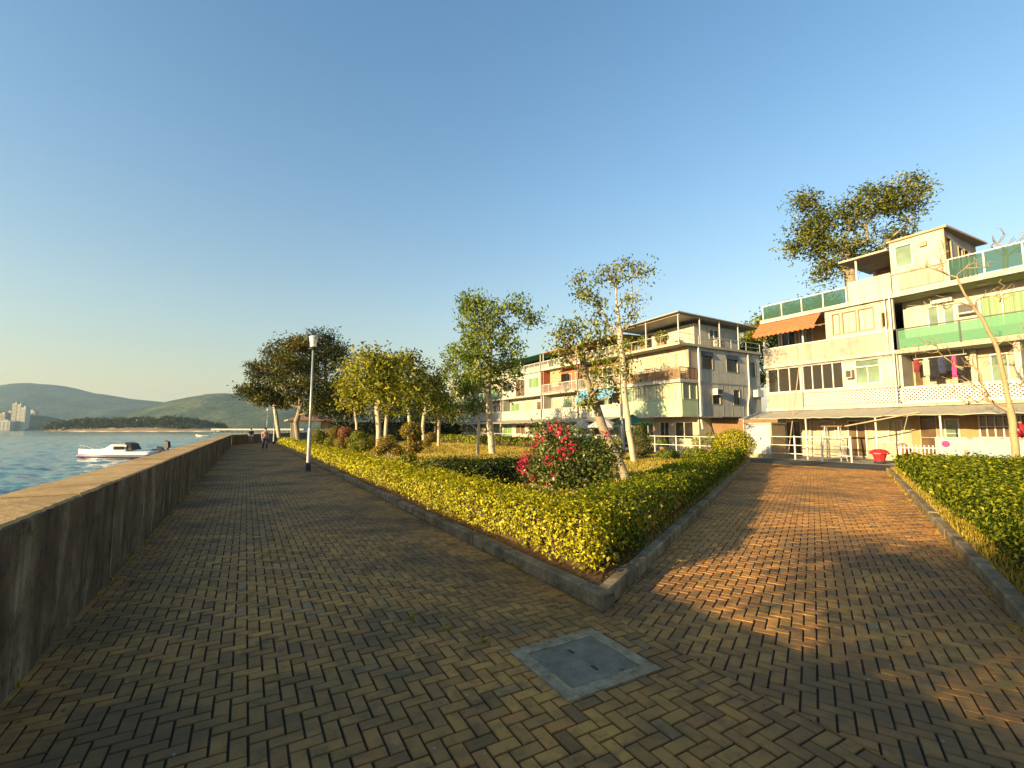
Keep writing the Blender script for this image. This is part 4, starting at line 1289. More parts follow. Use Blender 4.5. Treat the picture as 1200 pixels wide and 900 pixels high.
# ------------------------------------------------------------------ houses
class House:
    def __init__(self, name, label, s_left, t, cat='house'):
        self.root = empty(name, W(s_left, t), ROT)
        tag(self.root, label, cat, None)

    def add(self, name, mat, fn=None, parent=None, boxes=(), bars=(), label=None, **kw):
        if name in ('balcony_column', 'lean_to_post', 'room_divider', 'canopy_post', 'post', 'partition') and len(boxes) > 1:
            return [self.add(name, mat, boxes=[b]) for b in boxes]
        mb = MB()
        for b in boxes: mb.box(*b)
        for p, q, w_ in bars: mb.bar(p, q, w_)
        if fn: fn(mb)
        o = mb.build(name, M[mat] if isinstance(mat, str) else mat, parent or self.root, **kw)
        if label: o['label'] = label
        return o

    def window(self, x0, x1, z0, z1, y, cols=2, rows=1, frame='whitemetal', pane='glassdark', ax='x', fw=0.06, depth=0.12, name='window', transom=None):
        """frame of bars standing in an opening whose outer face is at y; ax='y': the wall faces +x"""
        f = MB()
        d0, d1 = (y - 0.03, y + depth * 0.7)
        def bx(a0, a1, c0, c1, e=0.0):
            if ax == 'x': f.box(a0, a1, d0 + e, d1 + e, c0, c1)
            else: f.box(y - depth * 0.7 - e, y + 0.03 - e, a0, a1, c0, c1)
        bx(x0, x1, z0, z0 + fw); bx(x0, x1, z1 - fw, z1)
        bx(x0, x0 + fw, z0 + fw, z1 - fw); bx(x1 - fw, x1, z0 + fw, z1 - fw)
        zt = z1
        if transom:
            zt = z0 + (z1 - z0) * transom
            bx(x0 + fw, x1 - fw, zt - fw / 2, zt + fw / 2, 0.006)
        for i in range(1, cols):
            xc = x0 + (x1 - x0) * i / cols
            bx(xc - fw * .4, xc + fw * .4, z0 + fw, (zt if transom else z1) - fw * .6, 0.008)
        for i in range(1, rows):
            zc = z0 + (z1 - z0) * i / rows
            bx(x0 + fw, x1 - fw, zc - fw * .3, zc + fw * .3, 0.010)
        o = f.build(name, M[frame], self.root)
        g = MB()
        if ax == 'x': g.box(x0 + 0.01, x1 - 0.01, y + depth * 0.45, y + depth * 0.55, z0 + 0.01, z1 - 0.01)
        else: g.box(y - depth * 0.55, y - depth * 0.45, x0 + 0.01, x1 - 0.01, z0 + 0.01, z1 - 0.01)
        g.build('pane', M[pane], o)
        return o


def lattice(mb, x0, x1, y, z0, z1, pitch=0.165, w_=0.05):
    H = z1 - z0
    x = x0 - H
    while x < x1:
        for sg, yy in ((1, y), (-1, y + 0.012)):
            a = (x, z0) if sg == 1 else (x, z1)
            b = (x + H, z1) if sg == 1 else (x + H, z0)
            u0 = max(0, (x0 - x) / H); u1 = min(1, (x1 - x) / H)
            if u1 > u0:
                p = (x + H * u0, yy, a[1] + (b[1] - a[1]) * u0); q = (x + H * u1, yy, a[1] + (b[1] - a[1]) * u1)
                dx, dz = H, (b[1] - a[1])
                L = math.hypot(dx, dz); nx, nz = -dz / L * w_ / 2, dx / L * w_ / 2
                mb.hexa([(p[0] - nx, yy, p[2] - nz), (q[0] - nx, yy, q[2] - nz), (q[0] + nx, yy, q[2] + nz), (p[0] + nx, yy, p[2] + nz)],
                        [(p[0] - nx, yy + 0.01, p[2] - nz), (q[0] - nx, yy + 0.01, q[2] - nz), (q[0] + nx, yy + 0.01, q[2] + nz), (p[0] + nx, yy + 0.01, p[2] + nz)])
        x += pitch


def glass_rail(h, x0, x1, y, z0, z1, step, glass='railglass', post='whitemetal', toprail=True, name='glass_railing', ax='x'):
    f = MB()
    n = max(1, round((x1 - x0) / step))
    sw = (lambda a, b, c, d, e, g: f.box(a, b, c, d, e, g)) if ax == 'x' else (lambda a, b, c, d, e, g: f.box(c, d, a, b, e, g))
    for i in range(n + 1):
        xc = x0 + (x1 - x0) * i / n
        sw(xc - 0.03, xc + 0.03, y - 0.03, y + 0.03, z0, z1)
    if toprail: sw(x0 - 0.03, x1 + 0.03, y - 0.035, y + 0.035, z1 + 0.001, z1 + 0.05)
    o = f.build(name, M[post], h.root)
    g = MB()
    swg = (lambda a, b, c, d, e, k: g.box(a, b, c, d, e, k)) if ax == 'x' else (lambda a, b, c, d, e, k: g.box(c, d, a, b, e, k))
    for i in range(n):
        a, b = x0 + (x1 - x0) * i / n + 0.035, x0 + (x1 - x0) * (i + 1) / n - 0.035
        swg(a, b, y - 0.006, y + 0.006, z0 + 0.06, z1 - 0.03)
    g.build('glass', M[glass], o)
    return o


def bar_rail(h, x0, x1, y, z0, z1, mat='whitemetal', step=0.12, name='balcony_railing', post=1.2, ax='x'):
    f = MB()
    sw = (lambda a, b, c, d, e, g: f.box(a, b, c, d, e, g)) if ax == 'x' else (lambda a, b, c, d, e, g: f.box(c, d, a, b, e, g))
    sw(x0, x1, y - 0.025, y + 0.025, z1 - 0.05, z1); sw(x0, x1, y - 0.015, y + 0.015, z0 + 0.06, z0 + 0.09)
    n = int((x1 - x0) / step)
    for i in range(n + 1):
        xc = x0 + (x1 - x0) * i / n
        sw(xc - 0.011, xc + 0.011, y - 0.011, y + 0.011, z0 + 0.09, z1 - 0.05)
    m = max(1, round((x1 - x0) / post))
    for i in range(m + 1):
        xc = x0 + (x1 - x0) * i / m
        sw(xc - 0.028, xc + 0.028, y - 0.029, y + 0.029, z0, z1 + 0.005)
    return f.build(name, M[mat], h.root)


# --- house with the orange awning
h = House('terrace_house', 'three storey cream house with orange awning and glass roof railing', 17.2, 28.0)
gh = [(0.5, 1.4, 0.1, 2.1), (1.9, 3.3, 0.9, 2.1), (3.9, 4.8, 0.1, 2.1), (5.2, 6.4, 0.9, 2.1)]
h.add('ground_floor_wall', 'cream', lambda m: m.holes(0, 6.78, 0, 2.68, 1.0, 1.2, gh))
for x0, x1, z0, z1 in gh: h.window(x0, x1, z0, z1, 1.0, 2, pane='curtcream' if z0 > .5 else 'glassbrown', name='window' if z0 > .5 else 'door')
h.add('side_wall', 'greyp', boxes=[(0.0, 0.15, 1.2, 9, 0, 2.68), (0.0, 0.15, 1.55, 9, 2.9, 8.16), (0.0, 6.78, 8.8, 9, 2.9, 8.16), (6.6, 6.78, 1.55, 8.8, 2.9, 8.16)])
h.add('floor_slab', 'white', boxes=[(-0.04, 6.8, -0.06, 9, 2.7, 2.88), (-0.04, 6.8, -0.12, 9, 5.34, 5.52)])
# first floor
h.add('lattice_backing', 'brown', boxes=[(2.2, 6.76, 0.08, 0.1, 2.96, 3.64)])
h.add('parapet', 'parapet', boxes=[(0, 2.2, 0.0, 0.1, 2.88, 3.72), (2.2, 6.76, -0.005, 0.06, 2.88, 2.96), (2.2, 6.76, -0.005, 0.06, 3.64, 3.72)])
h.add('lattice_screen', 'whitemetal', lambda m: lattice(m, 2.21, 6.75, 0.0, 2.96, 3.64))
h.add('sill', 'whitemetal', boxes=[(-0.02, 6.78, -0.04, 0.14, 3.721, 3.78)])
wl = [(0.12, 2.1, 3.8, 5.28), (2.2, 4.35, 3.8, 5.28), (4.9, 6.05, 3.95, 5.26)]
h.add('first_floor_wall', 'white', lambda m: m.holes(0, 6.78, 3.78, 5.34, 0.02, 0.16, wl))
h.window(*wl[0], 0.02, 3, 1, pane='glassroom'); h.window(*wl[1], 0.02, 4, 1, pane='glassroom'); h.window(*wl[2], 0.02, 2, 1, pane='glassgreen', transom=0.7)
h.add('room_divider', 'palewood', boxes=[(0.5, 0.95, 0.7, 0.75, 2.9, 5.3), (2.0, 2.5, 0.5, 0.55, 2.9, 5.3), (3.8, 4.3, 0.5, 0.55, 3.9, 5.3)])
h.add('room_wall', 'brown', boxes=[(0.16, 6.6, 2.6, 2.7, 2.9, 5.33)])
h.add('room_cupboard', 'dark', boxes=[(0.9, 1.9, 1.8, 2.5, 2.9, 4.6), (2.6, 3.6, 1.9, 2.5, 2.9, 4.3)])
# second floor
h.add('upper_parapet', 'parapet', boxes=[(0, 6.7, -0.1, 0.02, 5.52, 6.5)])
h.add('parapet_cap', 'whitemetal', boxes=[(-0.03, 6.72, -0.14, 0.06, 6.501, 6.58)])
h.add('terrace_back_wall', 'tan', lambda m: m.holes(0.15, 3.6, 5.52, 8.16, 1.4, 1.55, [(0.3, 1.2, 5.6, 7.7), (1.4, 2.2, 6.4, 7.7)]))
h.window(0.3, 1.2, 5.6, 7.7, 1.4, 2, name='door', pane='glassdark'); h.window(1.4, 2.2, 6.4, 7.7, 1.4, 2, pane='glassgreen')
wl = [(3.95, 4.35, 6.75, 7.95), (4.45, 5.15, 6.75, 7.95), (5.22, 5.95, 6.75, 7.95), (6.25, 6.55, 6.75, 7.55)]
h.add('second_floor_wall', 'white', lambda m: m.holes(3.6, 6.78, 6.58, 8.16, 0.0, 0.15, wl))
h.add('partition', 'white', boxes=[(3.6, 3.72, 0.15, 1.4, 5.52, 8.16)])
for q in wl: h.window(*q, 0.0, 1, 1, frame='tan', pane='curtgrey' if q[0] < 6 else 'glassdark', fw=0.05)
h.add('post', 'whitemetal', boxes=[(0.02, 0.09, -0.09, -0.02, 6.58, 8.16)]); h.add('post', 'whitemetal', boxes=[(2.3, 2.38, 0.0, 0.08, 6.58, 8.16)])
h.add('roof_slab', 'white', boxes=[(-0.08, 6.8, -0.18, 9.05, 8.17, 8.4)])


def awn(m):
    n = 26
    for i in range(n):
        x0, x1 = -0.1 + 3.6 * i / n, -0.1 + 3.6 * (i + 1) / n
        a = [(x0, -0.2, 8.13), (x1, -0.2, 8.13), (x1, -0.95, 7.4), (x0, -0.95, 7.4)]
        m.hexa(a, [(p[0], p[1] - 0.008, p[2] - 0.018) for p in a])
        zb = 7.24 - 0.05 * (i % 2)
        m._add([(x0, -0.965, 7.4), (x1, -0.965, 7.4), (x1, -0.975, zb), (x0, -0.975, zb)], [(0, 1, 2, 3)])
h.add('awning', 'orange', awn)
h.add('awning_arm', 'whitemetal', bars=[((0.0, -0.12, 7.4), (0.0, -0.94, 7.38), 0.03), ((3.45, -0.12, 7.4), (3.45, -0.94, 7.4), 0.03)])
glass_rail(h, 0.05, 4.75, 0.0, 8.4, 9.25, 1.17)
h.add('roof_hut', 'white', boxes=[(4.85, 6.78, -0.02, 0.12, 8.4, 9.5), (4.85, 4.97, 0.12, 3.0, 8.4, 9.5), (4.85, 6.78, 3.0, 3.12, 8.4, 10.6)])
h.add('roof_canopy', 'cream', boxes=[(4.55, 6.79, -0.2, 3.4, 10.62, 10.72)], label='flat canopy on slim posts over the roof hut')
h.add('canopy_post', 'whitemetal', boxes=[(5.25, 5.33, -0.0, 0.08, 9.5, 10.62)])
h.add('roof_void', 'wood', boxes=[(5.0, 6.78, 2.9, 2.98, 9.5, 10.6)])
# ground floor sheet roof, shared wall post
def lean(m, x0, x1, y0, z0, y1, z1, n=24, amp=0.02):
    pr = None
    for i in range(n + 1):
        x = x0 + (x1 - x0) * i / n
        dz = amp * math.sin(i * 2.4) + 0.5 * amp * math.sin(i * 5.1)
        c = [(x, y0, z0 + dz * .3), (x, y1, z1 + dz), (x, y1, z1 + dz - 0.04), (x, y0, z0 + dz * .3 - 0.04)]
        if pr: m.loft([pr, c])
        pr = c
h.add('lean_to_roof', 'sheetroof', lambda m: lean(m, -0.6, 6.78, -0.02, 2.68, -2.0, 2.22))
h.add('lean_to_post', 'whitemetal', boxes=[(-0.4, -0.34, -1.9, -1.84, 0, 2.2), (3.2, 3.26, -1.9, -1.84, 0, 2.2), (6.4, 6.46, -1.9, -1.84, 0, 2.2)])
h.add('drain_pipe', 'whitemetal', lambda m: m.tube([(6.7, -0.16, 8.3), (6.7, -0.16, 2.7)], 0.045, 8))
h.add('drain_pipe', 'whitemetal', lambda m: m.tube([(6.5, -0.16, 8.2), (6.5, -0.16, 5.5)], 0.03, 8))
h.add('bamboo_pole', 'palewood', lambda m: m.tube([(2.32, -2.15, 0), (2.25, -0.35, 5.3)], 0.025, 6))

h.add('cable', 'darkmetal', lambda m: m.tube([(0.0 + 6.7 * i / 30, -0.22 if i % 3 else -0.2, 8.1 - 0.03 * math.sin(i * 1.3)) for i in range(31)], 0.012, 5))
h.add('cable', 'darkmetal', lambda m: m.tube([(0.0 + 6.7 * i / 30, -0.15, 5.28 - 0.04 * abs(math.sin(i * .52))) for i in range(31)], 0.012, 5))
ac = h.add('air_conditioner', 'cream', boxes=[(4.55, 4.87, -0.3, -0.001, 4.3, 4.75)], bevel=0.015)
h.add('grille', 'darkmetal', boxes=[(4.6, 4.82, -0.307, -0.301, 4.36, 4.69)], parent=ac)
h.add('drain_pipe', 'tan', lambda m: m.tube([(6.62, -0.03, 2.9), (6.62, -0.03, 5.3)], 0.035, 8))

# --- house with the penthouse and green balcony
h = House('terrace_house', 'cream house with white rooftop room, green glass balcony and drying laundry', 10.4, 28.0)
wl = [(0.35, 1.05, 0.1, 2.3), (1.3, 1.85, 0.7, 2.1), (2.5, 4.1, 1.2, 2.25), (4.9, 5.9, 0.1, 2.2), (6.6, 8.2, 0.9, 2.2)]
h.add('ground_floor_wall', 'tan', lambda m: m.holes(0.02, 9.5, 0, 2.68, 0.8, 0.98, wl))
h.window(*wl[0], 0.8, 1, 2, pane='glassbrown', name='door', frame='palewood'); h.window(*wl[1], 0.8, 1, 2, pane='glassgreen'); h.window(*wl[2], 0.8, 6, 2, pane='glassbrown'); h.window(*wl[3], 0.8, 1, 2, name='door', pane='glassbrown'); h.window(*wl[4], 0.8, 2, 1)
h.add('floor_slab', 'cream', boxes=[(0.0, 9.5, -0.06, 9, 2.7, 2.86), (0.0, 9.5, -0.1, 9, 5.32, 5.52)])
h.add('lattice_screen', 'whitemetal', lambda m: (lattice(m, 0.05, 9.45, 0.0, 2.94, 3.6), m.box(0.05, 9.45, -0.02, 0.05, 2.86, 2.94), m.box(0.05, 9.45, -0.03, 0.06, 3.6, 3.67), [m.box(x, x + .06, -0.025, 0.055, 2.94, 3.6) for x in (0.0, 3.1, 6.2, 9.4)]))
h.add('painted_shade_backing', 'brown', boxes=[(0.05, 9.45, 0.12, 0.14, 2.87, 3.55)])  # dark sheet behind the lattice stands in for shade inside the balcony
wl = [(0.15, 0.55, 2.9, 5.0), (2.95, 3.55, 3.7, 5.0), (4.6, 6.2, 3.5, 5.0), (7.0, 8.6, 3.5, 5.0)]
h.add('first_floor_wall', 'cream', lambda m: m.holes(0.02, 9.5, 2.86, 5.32, 1.3, 1.46, wl))
h.window(*wl[0], 1.3, 1, 1, pane='glassbrown', name='door', frame='palewood')
for q in wl[1:]: h.window(*q, 1.3, 2 if q[1] - q[0] > 1 else 1, 1, pane='glassgreen')
h.add('balcony_column', 'white', boxes=[(2.35, 2.55, 1.1, 1.28, 2.9, 5.3), (0.0, 0.12, 0.1, 1.28, 3.7, 5.3), (4.0, 4.2, 0.12, 1.28, 3.7, 5.3)])
wl = [(0.85, 1.3, 6.6, 7.7), (1.45, 1.9, 6.6, 7.7), (2.75, 5.8, 5.62, 7.75), (6.4, 9.0, 5.62, 7.75)]
h.add('second_floor_wall', 'white', lambda m: m.holes(0.02, 9.5, 5.52, 8.15, 1.4, 1.56, wl))
h.window(*wl[0], 1.4, 1, 1, pane='glassgreen'); h.window(*wl[1], 1.4, 1, 1, pane='glassgreen')
h.window(*wl[2], 1.4, 4, 1, pane='curtgreen', name='glass_door'); h.window(*wl[3], 1.4, 4, 1, pane='curtgreen', name='glass_door')
h.add('soffit', 'olive', boxes=[(0.02, 9.48, 0.12, 1.4, 8.152, 8.168), (0.02, 9.48, 0.0, 1.3, 5.305, 5.317)])
h.add('wind_curtain', 'whitemetal', boxes=[(1.1, 1.9, 1.1, 1.38, 7.75, 7.95)])
glass_rail(h, 0.08, 9.4, -0.04, 5.53, 6.5, 2.33, 'mintglass', 'darkmetal', True, 'glass_balcony')
h.add('kick_panel', 'mint', boxes=[(0.12, 9.4, 0.02, 0.05, 5.53, 6.05)])
h.add('roof_slab', 'white', boxes=[(0.0, 9.5, -0.12, 9.05, 8.17, 8.42)])
h.add('back_wall', 'greyp', boxes=[(0.02, 9.5, 8.8, 9, 0, 2.68), (0.02, 9.5, 8.8, 9, 2.88, 8.15), (9.32, 9.5, 1.6, 8.8, 2.88, 5.3), (9.32, 9.5, 1.6, 8.8, 5.54, 8.15), (9.32, 9.5, 1.0, 8.8, 0, 2.68)])
# rooftop room
wl = [(0.22, 0.95, 9.62, 10.75)]
h.add('rooftop_room', 'white', lambda m: (m.holes(0.02, 2.1, 8.42, 11.0, 0.0, 0.14, wl), m.box(0.02, 0.16, 0.14, 4.2, 8.42, 11.0), m.box(0.16, 2.1, 4.06, 4.2, 8.42, 11.0), m.holes(0.14, 4.06, 8.42, 11.0, 1.96, 2.1, [(0.35, 0.95, 8.6, 10.7), (1.75, 2.3, 8.6, 10.5), (2.5, 3.1, 8.6, 10.5), (3.2, 3.9, 8.6, 10.5)], 'y')))
h.window(*wl[0], 0.0, 1, 1, pane='glassgreen')
for a, b2, z1 in ((0.35, 0.95, 10.7), (1.75, 2.3, 10.5), (2.5, 3.1, 10.5), (3.2, 3.9, 10.5)): h.window(a, b2, 8.6, z1, 2.1, 1, 1, frame='palewood', pane='glassdark', ax='y', name='glass_door')
h.add('room_band', 'parapet', boxes=[(0.3, 2.02, -0.05, -0.003, 8.5, 9.3), (0.0, 2.14, -0.06, -0.003, 9.32, 9.4)])
h.add('corner_trim', 'palewood', boxes=[(2.105, 2.17, -0.02, 0.06, 8.42, 11.0)])
h.add('room_roof', 'palewood', lambda m: m.hexa([(-0.05, -0.1, 11.0), (2.3, -0.1, 11.0), (2.5, 4.4, 11.0), (-0.05, 4.4, 11.0)], [(-0.05, -0.1, 11.1), (2.3, -0.1, 11.1), (2.5, 4.4, 11.08), (-0.05, 4.4, 11.08)]))
h.add('vent_box', 'palewood', boxes=[(1.25, 1.52, -0.12, -0.002, 10.38, 10.6)])
glass_rail(h, 2.22, 9.4, -0.05, 8.42, 9.4, 1.2)
h.add('terrace_shed', 'brown', boxes=[(5.2, 9.2, 4.2, 7.5, 8.42, 10.4)])
h.add('shed_roof', 'wood', boxes=[(4.9, 9.4, 3.9, 7.8, 10.41, 10.5)])
h.add('lean_to_roof', 'sheetroof', lambda m: lean(m, 0.02, 9.4, -0.02, 2.68, -2.0, 2.25))
h.add('lean_to_post', 'whitemetal', boxes=[(2.0, 2.06, -1.9, -1.84, 0, 2.2), (5.2, 5.26, -1.9, -1.84, 0, 2.2), (8.6, 8.66, -1.9, -1.84, 0, 2.2)])
h.add('roof_brace', 'palewood', bars=[((-1.6, -2.1, 1.75), (1.4, -2.05, 2.36), 0.05)])
h.add('light_fitting', 'whitemetal', boxes=[(3.0, 3.3, 0.5, 0.62, 8.08, 8.15)])

h.add('cable', 'darkmetal', lambda m: m.tube([(0.1 + 9.2 * i / 30, -0.14, 5.25 - 0.05 * abs(math.sin(i * .45))) for i in range(31)], 0.012, 5))
ac = h.add('air_conditioner', 'whitemetal', boxes=[(2.05, 2.7, 1.0, 1.38, 7.0, 7.5)], bevel=0.02)
h.add('grille', 'darkmetal', boxes=[(2.12, 2.63, 0.992, 0.999, 7.06, 7.44)], parent=ac)
h.add('stored_boxes', 'palewood', boxes=[(1.0, 1.6, 0.2, 0.7, 2.87, 3.5), (7.0, 7.8, 0.3, 0.9, 2.87, 3.8)])

# --- canopied house in the middle
h = House('canopied_house', 'weathered three storey house with posts holding a flat roof canopy', 30.6, 28.5)
wl = [(0.6, 1.9, 0.9, 2.2), (2.6, 3.6, 0.1, 2.2), (4.2, 6.0, 0.8, 2.2)]
h.add('ground_floor_wall', 'dirtycream', lambda m: m.holes(0, 6.5, 0, 2.55, 1.8, 1.98, wl))
for i, q in enumerate(wl): h.window(*q, 1.8, 2, 1, pane='glassdark', name='door' if i == 1 else 'window')
sw = [(2.4, 3.7, 6.3, 7.7), (5.4, 6.9, 6.25, 7.65), (3.5, 4.5, 3.55, 4.8), (6.1, 7.0, 3.55, 4.85), (8.6, 9.3, 6.0, 7.3)]
h.add('side_wall', 'greyp', lambda m: m.holes(1.98, 9.9, 0, 8.0, 6.34, 6.5, sw, 'y'))
for q in sw: h.window(*q, 6.5, 1, 1, ax='y', pane='glassdark', fw=0.05, frame='cream')
h.add('window_shade', 'darkmetal', lambda m: [m.hexa([(6.505, a, z), (6.505, b2, z), (6.505, b2, z - .35), (6.505, a, z - .35)], [(6.53, a, z), (6.53, b2, z), (6.62, b2, z - .38), (6.62, a, z - .38)]) for a, b2, z in ((2.35, 3.75, 7.74), (5.35, 6.95, 7.69))])
h.add('side_seam', 'metal', boxes=[(6.502, 6.53, 2.0, 9.9, 5.2, 5.32)] + [(6.502, 6.515, y, y + .03, 2.6, 5.2) for y in (3.2, 4.8, 5.9, 7.4, 8.3)])
h.add('back_wall', 'greyp', boxes=[(0, 6.34, 9.75, 9.9, 0, 8.0), (0, 0.16, 1.98, 9.75, 0, 8.0)])
# first floor enclosed balcony with mint panels
h.add('enclosed_balcony', 'mint', boxes=[(0, 6.5, 0, 0.1, 2.7, 3.85), (6.4, 6.5, 0.1, 1.8, 2.7, 3.85), (0, 0.1, 0.1, 1.8, 2.7, 5.15)])
h.add('panel_seam', 'metal', boxes=[(x, x + .03, -0.012, -0.002, 2.72, 3.83) for x in (1.3, 2.6, 3.9, 5.2)])
for i in range(5): h.window(0.05 + 1.29 * i, 0.05 + 1.29 * (i + 1) - 0.02, 3.86, 5.12, 0.0, 2, 1, pane='curtcream' if i in (1, 2, 3, 4) else 'glassgreen', frame='mint', fw=0.07)
h.window(0.1, 1.75, 3.86, 5.12, 6.5, 2, 1, pane='curtcream', ax='y', frame='mint')
h.add('floor_slab', 'white', boxes=[(-0.05, 6.55, -0.08, 1.98, 2.55, 2.695), (-0.1, 6.6, -0.25, 1.98, 5.16, 5.42)])
# second floor balcony
bar_rail(h, 0.3, 6.45, -0.15, 5.43, 6.35, 'palewood', 0.13)
bar_rail(h, -0.1, 1.7, 6.5, 5.43, 6.35, 'wood', 0.13, ax='y')
h.add('railing_board', 'wood', boxes=[(0.4, 6.4, -0.1, -0.07, 5.55, 6.2)])
wl = [(0.3, 1.7, 5.6, 7.6), (2.0, 3.0, 5.6, 7.6), (3.2, 6.2, 5.6, 7.6)]
h.add('second_floor_wall', 'cream', lambda m: m.holes(0, 6.5, 5.43, 8.0, 0.9, 1.02, wl))
h.window(*wl[0], 0.9, 2, 1, pane='curtcream'); h.window(*wl[1], 0.9, 1, 1, pane='curtcream', name='glass_door'); h.window(*wl[2], 0.9, 3, 1, pane='curtcream')
h.add('balcony_side', 'cream', boxes=[(6.36, 6.48, 1.03, 1.97, 5.43, 8.0)])
h.add('roof_slab', 'dirtycream', boxes=[(-0.1, 6.7, -0.3, 10.0, 8.01, 8.2)])
h.add('roof_railing', 'whitemetal', bars=[((0, -0.2, 8.95), (6.6, -0.2, 8.95), 0.035), ((6.6, -0.2, 8.95), (6.6, 9.9, 8.95), 0.035), ((6.6, -0.2, 8.55), (6.6, 9.9, 8.55), 0.025)] + [((6.6, y, 8.2), (6.6, y, 8.95), 0.03) for y in (-0.2, 2, 4, 6, 8, 9.9)] + [((x, -0.2, 8.2), (x, -0.2, 8.95), 0.03) for x in (0, 1.6, 3.2, 4.8)])
wl = [(0.9, 1.5, 8.3, 10.0), (2.2, 2.9, 8.9, 9.8)]
h.add('roof_hut', 'white', lambda m: (m.holes(0.4, 5.9, 8.2, 10.1, 2.4, 2.52, wl), m.holes(2.52, 8.2, 8.2, 10.1, 5.78, 5.9, [(4.2, 5.4, 9.0, 9.8)], 'y'), m.box(0.4, 0.52, 2.52, 8.2, 8.2, 10.1)))
h.window(*wl[0], 2.4, 1, 1, name='door'); h.window(*wl[1], 2.4, 2, 1); h.window(4.2, 5.4, 9.0, 9.8, 5.9, 2, 1, ax='y')
h.add('roof_canopy', 'metal', lambda m: m.hexa([(-0.4, -0.4, 10.35), (6.75, -0.4, 10.5), (6.75, 9.9, 10.3), (-0.4, 9.9, 10.2)], [(-0.4, -0.4, 10.42), (6.75, -0.4, 10.58), (6.75, 9.9, 10.38), (-0.4, 9.9, 10.28)]))
for x, y in ((0.0, -0.25), (3.3, -0.25), (6.6, -0.25), (6.6, 2.2), (6.6, 4.6), (6.6, 7.0)): h.add('canopy_post', 'whitemetal', boxes=[(x - .035, x + .035, y - .035, y + .035, 8.2, 10.34)])
h.add('roof_beam', 'palewood', bars=[((-0.3, 0, 10.3), (6.6, 0, 10.42), 0.09), ((6.55, 0, 10.42), (6.55, 9.5, 10.26), 0.09)])
h.add('side_canopy', 'darkmetal', lambda m: m.hexa([(6.52, 1.2, 2.5), (9.0, 1.2, 2.42), (9.0, 9, 2.42), (6.52, 9, 2.5)], [(6.52, 1.2, 2.58), (9.0, 1.2, 2.5), (9.0, 9, 2.5), (6.52, 9, 2.58)]))
h.add('side_fence', 'brown', boxes=[(6.6, 13.2, 3.2, 3.3, 0, 2.35)])
h.add('drain_pipe', 'whitemetal', lambda m: (m.tube([(6.62, 1.9, 8.0), (6.62, 1.9, 2.4), (6.9, 1.7, 1.6)], 0.07, 8)))
h.add('drain_pipe', 'whitemetal', lambda m: (m.tube([(6.58, 8.2, 8.0), (6.58, 8.2, 4.6), (6.58, 7.9, 3.6), (6.58, 7.9, 0)], 0.06, 8)))
h.add('antenna_mast', 'whitemetal', lambda m: m.tube([(6.9, 10.2, 2.0), (6.9, 10.2, 9.6)], 0.045, 8))
h.add('aerial', 'metal', lambda m: (m.tube([(6.3, 7.4, 10.3), (6.0, 7.4, 12.2)], 0.02, 6), m.tube([(5.8, 7.4, 11.9), (6.4, 7.4, 12.0)], 0.012, 5)))
def acbox(m): m.box(6.5, 6.95, 3.55, 4.25, 4.3, 4.8)
ac = h.add('air_conditioner', 'whitemetal', acbox, bevel=0.02)
h.add('grille', 'darkmetal', boxes=[(6.951, 6.957, 3.62, 4.18, 4.36, 4.74)], parent=ac)
ac = h.add('air_conditioner', 'whitemetal', boxes=[(6.55, 7.0, 8.7, 9.5, 4.3, 4.9)], bevel=0.02)
ac = h.add('air_conditioner', 'cream', boxes=[(6.1, 6.5, 4.4, 5.3, 8.21, 8.85)], bevel=0.02)

